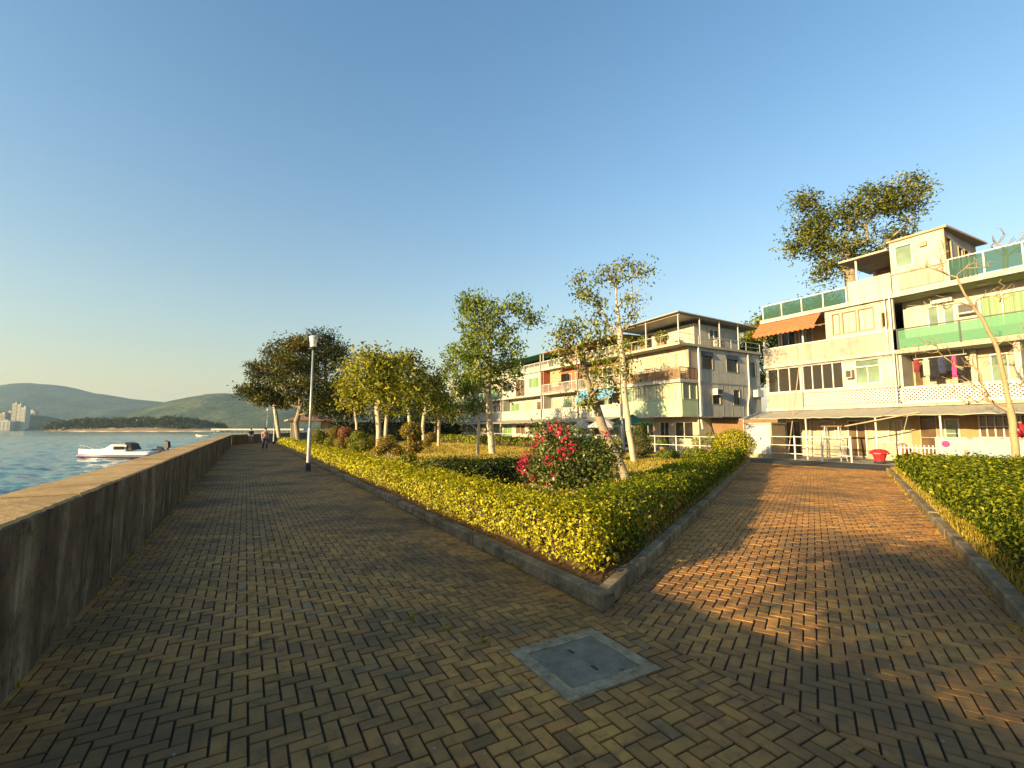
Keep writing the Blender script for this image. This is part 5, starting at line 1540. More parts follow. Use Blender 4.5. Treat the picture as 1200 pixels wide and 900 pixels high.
# --- more of the row
def row_house(label, s_left, wd, cols, seed, top='canopy', balc=('white', 'bar', 'bar'), win='glassgreen', t=28.5, depth=8.5):
    rnd = random.Random(seed)
    h = House('row_house', label, s_left, t)
    Z = (0, 2.7, 5.35, 8.05)
    for f in range(3):
        n = 3 if wd > 5.5 else 2
        wl = []
        for i in range(n):
            a = wd * (i + 0.14) / n; b2 = wd * (i + 0.86) / n
            door = (f + i) % 3 == 0
            wl.append((a, b2, Z[f] + (0.12 if door else 0.95), Z[f] + 2.15))
        back = 1.1 if balc[f] else 0.0
        nm = ('ground_floor_wall', 'first_floor_wall', 'second_floor_wall')[f]
        h.add(nm, cols[f], lambda m: m.holes(0.02, wd - 0.02, Z[f] + (0.2 if f else 0), Z[f + 1] - 0.01, back, back + 0.15, wl))
        for q in wl: h.window(*q, back, 2, 1, pane=rnd.choice([win, win, 'curtcream', 'glassdark', 'glassbrown']), name='window' if q[2] > Z[f] + .5 else 'glass_door')
        if f:
            h.add('balcony_slab' if balc[f] else 'floor_slab', 'white', boxes=[(0.0, wd, -0.1, depth, Z[f], Z[f] + 0.19)])
            if balc[f] == 'bar': bar_rail(h, 0.05, wd - 0.05, -0.05, Z[f] + 0.2, Z[f] + 1.15, 'whitemetal', 0.14)
            elif balc[f] == 'glass': glass_rail(h, 0.05, wd - 0.05, -0.05, Z[f] + 0.2, Z[f] + 1.15, 1.3, 'railglass')
            elif balc[f]: h.add('balcony_parapet', balc[f], boxes=[(0.03, wd - 0.03, -0.08, 0.04, Z[f] + 0.2, Z[f] + 1.12)])
            for x in (0.05, wd - 0.2): h.add('pier', cols[f], boxes=[(x, x + 0.15, 0.05, back + 0.0, Z[f] + 0.2, Z[f + 1] - 0.01)] if back else [(x, x + .15, -0.06, -0.003, Z[f] + .2, Z[f + 1] - .01)])
    h.add('side_wall', 'greyp', boxes=[(0.02, 0.17, 1.3, depth, 0, 2.68), (0.02, 0.17, 1.3, depth, 2.9, 5.34), (0.02, 0.17, 1.3, depth, 5.55, 8.03), (wd - 0.17, wd - 0.02, 1.3, depth, 0, 2.68), (wd - 0.17, wd - 0.02, 1.3, depth, 2.9, 5.34), (wd - 0.17, wd - 0.02, 1.3, depth, 5.55, 8.03)])
    h.add('roof_slab', 'white', boxes=[(0.0, wd, -0.2, depth, 8.05, 8.25)])
    bar_rail(h, 0.05, wd - 0.05, -0.12, 8.25, 9.1, 'whitemetal', 0.16, 'roof_railing')
    if top:
        h.add('roof_hut', cols[2], lambda m: m.holes(0.5, wd - 0.6, 8.26, 9.9, 2.6, 2.75, [(1.0, 1.8, 8.4, 9.8), (wd - 2.3, wd - 1.2, 8.9, 9.8)]))
        h.window(1.0, 1.8, 8.4, 9.8, 2.6, 1, 1, name='door'); h.window(wd - 2.3, wd - 1.2, 8.9, 9.8, 2.6, 2, 1)
        h.add('roof_canopy', {'canopy': 'metal', 'wood': 'brown', 'green': 'greencanvas', 'coral': 'coral'}[top], lambda m: m.hexa([(0.1, -0.1, 10.0), (wd - .1, -0.1, 10.0), (wd - .1, 6, 10.25), (0.1, 6, 10.25)], [(0.1, -0.1, 10.08), (wd - .1, -0.1, 10.08), (wd - .1, 6, 10.33), (0.1, 6, 10.33)]))
        for x in (0.2, wd / 2, wd - 0.2): h.add('canopy_post', 'whitemetal', boxes=[(x - .04, x + .04, 0.0, 0.08, 8.25, 10.0)])
    h.add('ground_awning', 'sheetroof', lambda m: lean(m, 0.1, wd - 0.1, -0.12, 2.66, -2.2, 2.3, 12))
    return h


h = row_house('brown timbered house with blue tarpaulins behind the sparse tree', 36.6, 5.9, ('dirtycream', 'cream', 'brown'), 1, 'wood', (None, 'white', 'bar'))
h.add('tarpaulin', 'blue', lambda m: lean(m, 0.2, 2.6, -0.15, 5.3, -0.6, 4.1, 10, 0.05)); h.add('tarpaulin', 'blue', lambda m: lean(m, 3.2, 5.2, -0.15, 5.25, -0.5, 4.4, 10, 0.05))
h = row_house('narrow house with a coral red top floor', 43.2, 6.4, ('white', 'white', 'coral'), 2, 'coral', (None, 'white', 'bar'))
h.add('screen', 'palewood', boxes=[(1.6, 3.6, -0.02, 0.02, 6.6, 7.8)])
h = row_house('white house with green window bay behind the tall feathery tree', 52.6, 9.2, ('white', 'white', 'white'), 3, 'green', (None, 'white', None), 'curtgreen')
h = row_house('pale house half hidden behind the thin staked tree', 61.5, 8.6, ('cream', 'white', 'cream'), 4, 'canopy', (None, 'bar', 'glass'), 'curtgreen')
h = row_house('farthest pale house of the row beyond the grove', 70.5, 8.8, ('white', 'cream', 'white'), 5, 'canopy', (None, 'bar', 'white'))

# ------------------------------------------------------------------ laundry
dp = empty('drying_pole', W(9.9, 28.35, 5.02), ROT)
tag(dp, 'white drying pole across the laundry balcony', 'pole')
MB().tube([(0, 0, 0), (1.95, 0, 0)], 0.018, 6).build('rod', M['whitemetal'], dp)
MB().tube([(0.1, 0, 0), (0.1, 0, 0.28)], 0.008, 5).tube([(1.85, 0, 0), (1.85, 0, 0.28)], 0.008, 5).build('hook', M['metal'], dp)
def garment(x, wd, ln, mat, label, sleeves=True, rag=0.0):
    rnd = random.Random(int(x * 100))
    mb = MB()
    n = 8
    rings = []
    for j in range(6):
        v = j / 5
        ww = wd * (1.0 if v > 0.2 else 0.75 + v * 1.25)
        fr = [(-ww / 2 + ww * i / n, -0.025 - 0.02 * math.sin(i * 1.9 + j * .4), -ln * v - (rag * rnd.random() if j == 5 else 0)) for i in range(n + 1)]
        bk = [(p[0], 0.03 + 0.02 * math.sin(i * 2.3), p[2]) for i, p in enumerate(fr)][::-1]
        rings.append(fr + bk)
    mb.loft(rings)
    if sleeves:
        for sg in (-1, 1): mb.loft([[(sg * wd * .36, -0.03, -0.02), (sg * wd * .36, 0.03, -0.02), (sg * wd * .5, 0.03, -0.16), (sg * wd * .5, -0.03, -0.16)], [(sg * wd * .62, -0.02, -0.28), (sg * wd * .66, 0.02, -0.26), (sg * wd * .58, 0.02, -0.42), (sg * wd * .52, -0.02, -0.42)]])
    o = mb.build('garment', M[mat], None, True, W(9.9 - x, 28.35, 5.0), ROT)
    tag(o, label, 'clothing', 'laundry on the balcony')
garment(0.10, 0.22, 0.62, 'maroon', 'small maroon garment hanging alone at the left of the laundry', False)
garment(0.78, 0.34, 0.98, 'black', 'longest black garment at the left of the dark laundry', False, .05)
garment(1.05, 0.30, 0.80, 'navy', 'dark shirt hanging between the longest garment and the black one', True)
garment(1.30, 0.30, 0.72, 'black', 'short black top in the middle of the laundry', True)
garment(1.50, 0.18, 1.02, 'pink', 'bright pink garment in the laundry', False)
garment(1.72, 0.32, 0.92, 'black', 'black garment right of the bright pink one', True, .04)
garment(0.48, 0.24, 0.85, 'palecloth', 'pale cloth hanging left of the black clothes', False)


# ------------------------------------------------------------------ fences and yard things
def rail_fence(label, s0, s1, t, zs=(0.55, 1.12), step=1.6, picket=False):
    root = empty('rail_fence', W(s0, t), ROT)
    tag(root, label, 'fence', 'white fences before the houses')
    L = s0 - s1
    mb = MB()
    for z in zs: mb.box(0, L, -0.02, 0.02, z - 0.02, z + 0.02)
    mb.build('rail', M['whitemetal'], root)
    n = round(L / step)
    for i in range(n + 1):
        x = L * i / n
        MB().box(x - .032, x + .032, -0.035, 0.035, 0, zs[-1] + 0.06).build('post', M['whitemetal'], root)
    if picket:
        mb = MB()
        for i in range(int(L / 0.14)):
            x = 0.07 + i * 0.14
            mb.box(x - .02, x + .02, -0.05, -0.026, 0.1, zs[-1] + 0.12)
        mb.build('pickets', M['whitemetal'], root)


rail_fence('long white two-rail fence along the lane before the left houses', 58.0, 18.2, 25.3, step=1.9)
rail_fence('white rail fence behind the trestle in front of the awning house', 15.6, 11.6, 25.5, (0.3, 0.75, 1.2), 1.3)
rail_fence('low white picket fence behind the right-hand hedge', 9.6, 2.5, 25.3, (0.3, 0.8), 1.4, True)

# grey cupboard shed
sh = empty('storage_shed', W(17.1, 25.6), ROT)
tag(sh, 'grey metal storage shed with two doors standing at the lane', 'shed')
MB().box(0, 1.5, 0.02, 1.3, 0.22, 1.9).build('body', M['greyp'], sh)
MB().box(1.5, 1.55, 0.0, 1.3, 0.22, 1.88).build('side_panel', M['palewood'], sh)
MB().box(-0.06, 1.6, -0.08, 1.4, 1.903, 1.97).build('roof', M['metal'], sh)
for x in (0.04, 0.78):
    d_ = MB().box(x, x + 0.68, -0.012, 0.018, 0.28, 1.84).build('door', weathered('shed_door', (0.36, 0.38, 0.38), (0.22, 0.22, 0.21)), sh, bevel=0.006)
    MB().box(x + 0.1, x + 0.16, -0.04, -0.013, 1.0, 1.15).build('handle', M['darkmetal'], d_)
MB().box(-0.05, 1.6, -0.25, 1.3, 0, 0.215).build('plinth', M['palewood'], sh)

# trestle ladder
b = G(978, 540)
ld = empty('trestle_ladder', b, ROT)
tag(ld, 'white trestle ladder with a wide top board in front of the fence', 'ladder')
for y0, nm in ((-0.3, 'leg_frame'), (0.3, 'leg_frame')):
    mb = MB()
    for x0 in (-0.42, 0.42): mb.bar((x0 * 1.1, y0, 0), (x0 * 0.75, y0 * 0.25, 1.72), 0.05)
    for z in (0.45, 1.1): mb.bar((-0.42, y0 * (1 - .75 * z / 1.72), z), (0.42, y0 * (1 - .75 * z / 1.72), z), 0.04)
    mb.build(nm, M['whitemetal'], ld)
MB().box(-0.5, 0.5, -0.12, 0.12, 1.73, 1.78).build('top_board', M['wood'], ld)

# red covered things, banner, lantern
def dome(x, y, Y, rx, rz, label, name='red_cover', mat='red', cat='cover'):
    b = at(x, y, Y); b.z = 0.02
    root = empty(name, b); tag(root, label, cat)
    pr = [(rx * .55, rz * .3), (rx * .7, rz * .62), (rx * 1.02, rz * .66), (rx, rz * .72), (rx * .88, rz * .84), (rx * .6, rz * .94), (rx * .25, rz * .99), (0.02, rz)]
    MB().lathe([(rx * .5, 0.03)] + pr, (0, 0, 0), 9).build('shell', M[mat], root)
    MB().lathe([(rx * .55, 0), (rx * .6, 0.06), (rx * .45, 0.12)], (0, 0, 0), 14).build('base', M['darkmetal'], root)
dome(1031, 541, 22.0, 0.40, 0.66, 'bright red rounded cover at the left end of the right-hand hedge')
dome(1059, 541, 23.4, 0.24, 0.9, 'smaller pinkish red cover behind the right-hand hedge', mat='coral')
bn = empty('fence_banner', W(8.3, 25.2), ROT)
tag(bn, 'pale blue and white banner hung along the picket fence', 'banner')
k = NT('banner_cloth'); c = k.coord()
vo = k.n('ShaderNodeTexVoronoi', {'Vector': c, 'Scale': 2.2}).outputs['Distance']
bm_ = k.pbr(k.mix(k.ramp(vo, [(0.18, (1, 1, 1)), (0.3, (0, 0, 0))]), k.ramp(k.noise(c, 1.3, 2), [(0.4, (0.31, 0.32, 0.30)), (0.6, (0.20, 0.30, 0.31))]), (0.33, 0.19, 0.15)), 0.7, None, 0, 0.2)
mb = MB(); lean(mb, 0, 2.6, -0.02, 1.28, -0.03, 0.55, 26, 0.012); mb.build('cloth', bm_, bn)
MB().box(0.05, 0.11, 0.01, 0.05, 0, 1.3).box(2.45, 2.51, 0.01, 0.05, 0, 1.3).build('stake', M['whitemetal'], bn)
MB().ball((0.35, -0.06, 1.0), (0.13, 0.03, 0.13)).build('rosette', M['pink'], bn)
ln_ = empty('paper_lantern', W(6.05, 26.2, 1.55), 0)
tag(ln_, 'red round lantern hanging under the sheet roof at the right edge', 'lantern')
MB().ball((0, 0, 0), (0.26, 0.26, 0.3), 18, 10).build('shade', M['red'], ln_, True)
MB().lathe([(0.1, 0.28), (0.1, 0.34)], (0, 0, 0), 12).lathe([(0.1, -0.34), (0.1, -0.28)], (0, 0, 0), 12).build('collar', M['palewood'], ln_)
MB().tube([(0, 0, 0.34), (0, 0, 0.82)], 0.008, 5).build('cord', M['dark'], ln_)


def parasol(s, t, R, mat, label, hgt=2.5):
    root = empty('parasol', W(s, t), 0.3)
    tag(root, label, 'parasol', 'parasols before the houses')
    MB().tube([(0, 0, 0), (0, 0, hgt + .1)], 0.03, 8).build('pole', M['palewood'], root)
    mb = MB()
    n = 8
    prof = [(R, hgt - 0.62), (R * .55, hgt - 0.28), (0.22, hgt - 0.02)]
    mb.lathe(prof, (0, 0, 0), n)
    mb.lathe([(R * 1.0, hgt - 0.76), (R * 1.0, hgt - 0.622)], (0, 0, 0), n)
    mb.f = [f for f in mb.f if len(f) == 4]; mb.mi = [0] * len(mb.f)
    mb.lathe([(0.3, hgt - 0.02), (0.04, hgt + 0.12)], (0, 0, 0), n)
    mb.build('canopy', M[mat], root)
    MB().lathe([(0.3, 0), (0.3, 0.06), (0.06, 0.1)], (0, 0, 0), 14).build('base', M['metal'], root)
parasol(27.2, 26.4, 1.55, 'greencanvas', 'dark green open parasol in front of the canopied house', 2.65)
parasol(30.6, 26.4, 1.45, 'lilac', 'pale lilac-grey parasol left of the green one', 2.5)
parasol(33.3, 26.5, 1.3, 'lilac', 'off-white parasol behind the leaning tree', 2.4)


def potted(s, t, label, hgt, mat, seed, pot='terracotta'):
    root = empty('potted_plant', W(s, t), 0)
    tag(root, label, 'plant', 'pot plants along the white fence')
    MB().lathe([(0.13, 0), (0.19, 0.3), (0.21, 0.3), (0.21, 0.34), (0.17, 0.34), (0.16, 0.3)], (0, 0, 0), 14).build('pot', M[pot], root)
    puff('foliage', (0, 0, 0.34 + hgt * .5), (hgt * .42, hgt * .42, hgt * .5), 420, 0.11, M[mat], root, seed, False)
    mb = MB()
    for k in range(5):
        a = k * 1.3
        mb.tube([(0, 0, 0.28), (0.2 * hgt * math.cos(a), 0.2 * hgt * math.sin(a), 0.34 + hgt * .6)], [0.012, 0.006], 4)
    mb.build('stem', M['bark'], root)
pl = [(18.6, 24.9, 'fresh green pot plant beside the grey shed', .8, 'l_fresh'), (19.5, 25.6, 'taller pot plant right of the big round bush', 1.1, 'l_fresh'), (20.6, 25.7, 'yellow leafy pot plant behind the round bush', .9, 'l_yellow'), (23.6, 25.7, 'green pot plant behind the fence left of the round bush', .8, 'l_fresh'), (24.8, 25.7, 'yellowish pot plant right of the white lamp pole', .9, 'l_yellow'), (26.4, 25.6, 'dark pot plant left of the white lamp pole', .8, 'l_dkhedge'), (28.2, 25.7, 'green pot plant below the green parasol', .9, 'l_fresh')]
for i, (s, t, lab, hg, lm) in enumerate(pl): potted(s, t, lab, hg, lm, 200 + i)
for i, (x, y, z, lab) in enumerate([(2.6, 0.1, 8.2, 'bushy planter at the roof edge left of the corner post'), (4.6, 0.1, 8.2, 'bushy planter at the roof corner of the canopied house'), (1.0, 0.1, 8.2, 'bushy planter at the far left of the canopied roof')]):
    root = empty('roof_planter', W(30.6 - x, 28.5 + y, z), ROT); tag(root, lab, 'planter', 'planters on the canopied roof')
    MB().box(-0.4, 0.4, -0.15, 0.15, 0, 0.3).build('box', M['terracotta'], root, bevel=0.015)
    puff('foliage', (0, 0, 0.75), (0.6, 0.4, 0.5), 500, 0.16, M['l_olive'], root, 220 + i, False)


# ------------------------------------------------------------------ street lamps
def street_lamp(loc, label):
    root = empty('street_lamp', loc)
    tag(root, label, 'street lamp', 'promenade lamps')
    MB().tube([(0, 0, 0.02), (0, 0, 4.75)], [0.05, 0.036], 14).build('pole', M['pole'], root, True)
    MB().lathe([(0.13, 0), (0.13, 0.02), (0.092, 0.03), (0.092, 0.3), (0.085, 0.31)], (0, 0, 0), 18).build('foot', M['darkmetal'], root)
    MB().lathe([(0.076, 0.3), (0.07, 1.55), (0.052, 1.64)], (0, 0, 0), 18).build('sleeve', M['pole'], root)
    hd = MB().lathe([(0.05, 4.7), (0.13, 4.74), (0.15, 4.80), (0.13, 4.83)], (0, 0, 0), 18).build('lamp_collar', M['darkmetal'], root)
    MB().lathe([(0.12, 4.83), (0.12, 4.95), (0.15, 5.14), (0.162, 5.2)], (0, 0, 0), 20).build('diffuser', M['clear'], hd)
    MB().lathe([(0.175, 5.201), (0.175, 5.22), (0.12, 5.26), (0.04, 5.29)], (0, 0, 0), 20).build('cap', M['whitemetal'], hd)
    MB().tube([(0, 0, 4.83), (0, 0, 5.15)], 0.03, 8).build('bulb_holder', M['whitemetal'], hd)
    return root


lp = street_lamp(G(361, 552), 'nearest grey promenade lamp post with flared glass head')
for (x, yb, lab) in ((320.5, 520.5, 'slim lamp post at the promenade edge under the dark tree'), (312, 513.5, 'farthest lamp post beyond the promenade bend')):
    o = copy_tree(lp); b = at(x, yb, 1.6 * F / (yb - 503) * 1.0); b.z = 0; o.location = b; o['label'] = lab
b = W(26.4, 24.6)
la = empty('lane_lamp', b, ROT)
tag(la, 'white lane lamp with a single arm before the canopied house', 'street lamp')
MB().tube([(0, 0, 0), (0, 0, 7.6)], [0.075, 0.045], 12).build('pole', M['whitemetal'], la, True)
MB().lathe([(0.15, 0), (0.15, 1.9), (0.085, 2.0)], (0, 0, 0), 14).build('sleeve', M['pole'], la)
MB().tube([(0, 0, 7.5), (-0.5, -0.2, 7.75), (-1.1, -0.5, 7.8)], 0.03, 8).build('arm', M['pole'], la, True)
MB().loft([[(-1.0, -0.53, 7.76), (-1.0, -0.37, 7.76), (-1.0, -0.37, 7.84), (-1.0, -0.53, 7.84)], [(-1.7, -0.85, 7.82), (-1.65, -0.66, 7.82), (-1.65, -0.66, 7.92), (-1.7, -0.85, 7.92)]]).build('lamp_head', M['darkmetal'], la)

# ------------------------------------------------------------------ pavilion
pv = empty('pavilion', W(57.0, 6.2), ROT)
tag(pv, 'open park pavilion with pale columns under the dark trees', 'pavilion')
for x in (-1.9, 0.0, 1.9):
    for y in (-1.6, 1.6): MB().box(x - .13, x + .13, y - .13, y + .13, 0, 2.5).build('column', M['cream'], pv)
MB().loft([[(-2.7, -2.4, 2.5), (2.7, -2.4, 2.5), (2.7, 2.4, 2.5), (-2.7, 2.4, 2.5)], [(-2.7, -2.4, 2.64), (2.7, -2.4, 2.64), (2.7, 2.4, 2.64), (-2.7, 2.4, 2.64)], [(-0.8, -0.1, 3.35), (0.8, -0.1, 3.35), (0.8, 0.1, 3.35), (-0.8, 0.1, 3.35)]]).build('roof', weathered('pavilion_tiles', (0.42, 0.24, 0.17), (0.24, 0.14, 0.1)), pv)
MB().box(-1.7, 1.7, 1.0, 1.4, 0.42, 0.48).box(-1.5, -1.4, 1.05, 1.35, 0, 0.42).box(1.4, 1.5, 1.05, 1.35, 0, 0.42).build('bench', M['wood'], pv)
MB().box(-2.3, 2.3, -2.0, 2.0, -0.02, 0.1).build('plinth', M['kerb'], pv)


# ------------------------------------------------------------------ people
def skin_mesh(name, pts, edges, mat, parent, root=0, lvl=1):
    me = bpy.data.meshes.new(name)
    me.from_pydata([p[:3] for p in pts], edges, [])
    o = bpy.data.objects.new(name, me); COL.objects.link(o)
    m = o.modifiers.new('skin', 'SKIN'); m.use_smooth_shade = True
    for i, p in enumerate(pts):
        v = me.skin_vertices[0].data[i]
        r = p[3]
        v.radius = (r, p[4] if len(p) > 4 else r)
        v.use_root = i == root
    s = o.modifiers.new('sub', 'SUBSURF'); s.levels = s.render_levels = lvl
    dg = bpy.context.evaluated_depsgraph_get()
    new = bpy.data.meshes.new_from_object(o.evaluated_get(dg))
    bpy.data.objects.remove(o)
    new.materials.clear(); new.materials.append(mat)
    new.polygons.foreach_set('use_smooth', [True] * len(new.polygons))
    return link(name, new, parent)


def person(loc, rz, hgt, label, top, legs, step=0.22):
    root = empty('person', loc, rz)
    tag(root, label, 'person', 'people walking on the promenade')
    k = hgt / 1.7
    S = lambda L: [(x * k, y * k, z * k, r * k) for x, y, z, r in L]
    st = step
    # local: facing -y
    J = S([(0, 0, 0.93, 0.125), (0, 0, 1.12, 0.12), (0, -0.01, 1.32, 0.145), (0, 0, 1.44, 0.07), (0, -0.01, 1.52, 0.05), (0, -0.02, 1.6, 0.085), (0, -0.02, 1.68, 0.08),
           (0.18, 0, 1.38, 0.06), (0.24, 0.07 + st * .2, 1.12, 0.042), (0.24, -0.02 + st * .1, 0.9, 0.033), (0.24, -0.05, 0.82, 0.035),
           (-0.18, 0, 1.38, 0.06), (-0.24, 0.02 - st * .3, 1.12, 0.042), (-0.23, -0.12 - st * .3, 0.92, 0.033), (-0.23, -0.16 - st * .3, 0.85, 0.035),
           (0.09, 0, 0.86, 0.095), (0.1, -st * .7, 0.5, 0.06), (0.1, -st * .9, 0.1, 0.042), (0.1, -st * .9 - 0.15, 0.045, 0.035),
           (-0.09, 0, 0.86, 0.095), (-0.1, st * .2, 0.5, 0.06), (-0.1, st * 1.1, 0.12, 0.042), (-0.1, st * 1.1 - 0.13, 0.05, 0.035)])
    E_ = [(0, 1), (1, 2), (2, 3), (3, 4), (4, 5), (5, 6), (2, 7), (7, 8), (8, 9), (9, 10), (2, 11), (11, 12), (12, 13), (13, 14), (0, 15), (15, 16), (16, 17), (17, 18), (0, 19), (19, 20), (20, 21), (21, 22)]
    skin_mesh('body', J, E_, M['skin'], root)
    up = lambda ids, d: [(*J[i][:3], J[i][3] + d * k) for i in ids]
    skin_mesh('top', up([0, 1, 2, 3, 7, 8, 11, 12], 0.022), [(0, 1), (1, 2), (2, 3), (2, 4), (4, 5), (2, 6), (6, 7)], M[top], root)
    skin_mesh('trousers', up([0, 15, 16, 17, 19, 20, 21], 0.018), [(0, 1), (1, 2), (2, 3), (0, 4), (4, 5), (5, 6)], M[legs], root)
    MB().ball((0, 0.005 * k, 1.665 * k), (0.1 * k, 0.108 * k, 0.09 * k), 14, 8).build('hair', M['hair'], root, True)
    for i in (18, 22):
        p = J[i]
        MB().ball((p[0], p[1] + 0.06 * k, 0.045 * k), (0.05 * k, 0.13 * k, 0.045 * k), 12, 6).build('shoe', M['black'], root, True)
    f = MB()
    f.ball((0, -0.105 * k, 1.595 * k), (0.016 * k, 0.02 * k, 0.022 * k), 8, 5)
    for sx in (-1, 1): f.ball((sx * 0.085 * k, -0.015 * k, 1.6 * k), (0.014 * k, 0.025 * k, 0.035 * k), 8, 5)
    f.build('face_features', M['skin'], root, True)
    hd = MB()
    for i in (10, 14):
        p = J[i]
        hd.ball((p[0], p[1], p[2] - 0.03 * k), (0.022 * k, 0.036 * k, 0.055 * k), 8, 5)
        for q in range(4): hd.tube([(p[0], p[1] + (-0.026 + 0.017 * q) * k, p[2] - 0.07 * k), (p[0], p[1] + (-0.03 + 0.017 * q) * k, p[2] - (0.13 - 0.006 * abs(q - 1)) * k)], 0.008 * k, 5)
        hd.tube([(p[0], p[1] - 0.035 * k, p[2] - 0.02 * k), (p[0], p[1] - 0.06 * k, p[2] - 0.07 * k)], 0.009 * k, 5)
    hd.build('hand', M['skin'], root, True)


person(G(310, 527.5), AZ * -1 + 0.1, 1.68, 'person in a salmon top and dark trousers walking along the promenade', 'shirt', 'navy')
person(G(293.5, 520.5), 0.6, 1.66, 'person in a black top and pale trousers beside the far sea wall', 'black', 'palecloth', 0.1)


# ------------------------------------------------------------------ boats
def hull_rings(L, B, sheer, keel, n=14, bowup=0.35):
    R = []
    for i in range(n + 1):
        u = i / n                       # 0 stern .. 1 bow
        wv = B / 2 * (1 - max(0, (u - 0.45) / 0.55) ** 2.2) + 0.01
        zt = sheer + bowup * u ** 2
        zk = keel + max(0, (u - 0.6) / 0.4) ** 2 * (sheer - keel) * 0.75
        x = L / 2 - L * u
        R.append([(x, -wv, zt), (x, -wv * .96, (zt + zk) * .5), (x, -wv * .7, zk + 0.08), (x, 0, zk), (x, wv * .7, zk + 0.08), (x, wv * .96, (zt + zk) * .5), (x, wv, zt)])
    return R


bp = at(138, 536, 51); bp.z = -1.5
bt = empty('motorboat', bp, 0.12); bt.scale = (1.06, 1.0, 0.8)
tag(bt, 'white cabin motorboat with violet lower hull moored off the sea wall', 'boat')
L = 7.4
R = hull_rings(L, 2.4, 0.85, -0.25, 14, 0.4)
low = [[p if p[2] < 0.5 else (p[0], p[1], 0.5) for p in [(q[0], q[1], min(q[2], 0.42 + 0.1 * (1 - q[0] / L))) for q in r]] for r in R]
MB().loft(R).build('hull', M['gelcoat'], bt, True)
mb = MB()
for sg in (-1, 1):
    pts = [(r[3][0], sg * (abs(r[1][1]) + 0.03), 0.28 + 0.1 * i / 14) for i, r in enumerate(R)]
    mb.tube(pts, 0.2, 8)
mb.build('hull_band', M['skirt'], bt, True)
MB().loft([[(1.2, -0.95, 0.96), (1.2, 0.95, 0.96), (1.2, 0.8, 1.75), (1.2, -0.8, 1.75)], [(-0.2, -0.95, 1.0), (-0.2, 0.95, 1.0), (-0.2, 0.75, 1.85), (-0.2, -0.75, 1.85)], [(-1.1, -0.85, 1.03), (-1.1, 0.85, 1.03), (-0.85, 0.5, 1.3), (-0.85, -0.5, 1.3)], [(-2.5, -0.4, 1.12), (-2.5, 0.4, 1.12), (-2.4, 0.3, 1.2), (-2.4, -0.3, 1.2)]]).build('cabin', M['gelcoat'], bt)
MB().loft([[(-0.27, -0.74, 1.82), (-0.27, 0.74, 1.82), (-0.24, 0.74, 1.86), (-0.24, -0.74, 1.86)], [(-0.93, -0.56, 1.33), (-0.93, 0.56, 1.33), (-0.9, 0.56, 1.37), (-0.9, -0.56, 1.37)]]).build('windscreen', M['glassbrown'], bt)
MB().box(0.1, 1.1, -0.96, -0.93, 1.15, 1.6).box(0.1, 1.1, 0.93, 0.96, 1.15, 1.6).build('cabin_window', M['glassdark'], bt)
MB().loft([[(1.25, -0.8, 1.2), (1.25, 0.8, 1.2), (0.95, 0.7, 2.1), (0.95, -0.7, 2.1)], [(1.75, -0.8, 1.1), (1.75, 0.8, 1.1), (1.5, 0.6, 1.95), (1.5, -0.6, 1.95)]]).build('canvas_cover', M['rubber'], bt)
mb = MB()
for sg in (-1, 1):
    mb.tube([(-1.6, sg * .85, 1.15), (-2.6, sg * .62, 1.62), (-3.6, sg * .12, 1.75)], 0.02, 6)
    for x, yy, z in ((-2.0, .76, 1.05), (-2.8, .5, 1.15), (-3.4, .2, 1.22)): mb.tube([(x, sg * yy, z), (x, sg * yy, z + .45)], 0.015, 5)
mb.build('bow_rail', M['whitemetal'], bt)
mb = MB(); mb.loft([[(3.75, -.2, 1.0), (3.75, .2, 1.0), (3.7, .2, 1.55), (3.7, -.2, 1.55)], [(4.3, -.16, 0.95), (4.3, .16, 0.95), (4.15, .15, 1.4), (4.15, -.15, 1.4)]]); mb.box(3.85, 4.05, -.1, .1, -0.3, 1.0)
mb.build('outboard_motor', M['rubber'], bt)
bp = at(194, 533, 56); bp.z = -1.5
b2_ = empty('dinghy', bp, -0.25)
tag(b2_, 'low dark dinghy with an outboard motor behind the motorboat', 'boat')
R = hull_rings(4.2, 1.5, 0.45, -0.15, 12, 0.15)
MB().loft(R).build('hull', M['rubber'], b2_, True)
mb = MB()
for sg in (-1, 1): mb.tube([(r[0][0], sg * abs(r[0][1]), r[0][2]) for r in R], 0.14, 8)
mb.build('rim', M['navy'], b2_, True)
mb = MB(); mb.loft([[(-0.1, -.2, 0.9), (-0.1, .2, 0.9), (-0.1, .2, 1.75), (-0.1, -.2, 1.75)], [(0.5, -.18, 0.9), (0.5, .18, 0.9), (0.4, .16, 1.6), (0.4, -.16, 1.6)]]); mb.box(0.1, 0.3, -.1, .1, 0.1, 0.95)
mb.build('outboard_motor', M['rubber'], b2_)
bp = at(238, 511, 190); bp.z = -1.5
b3 = empty('dinghy', bp, 0.5)
tag(b3, 'tiny pale boat far out before the wooded island', 'boat')
MB().loft(hull_rings(5.0, 1.7, 0.6, -0.2, 10)).build('hull', M['gelcoat'], b3, True)
MB().box(0.2, 1.3, -.45, .45, 0.55, 1.3).build('cabin', M['cream'], b3)

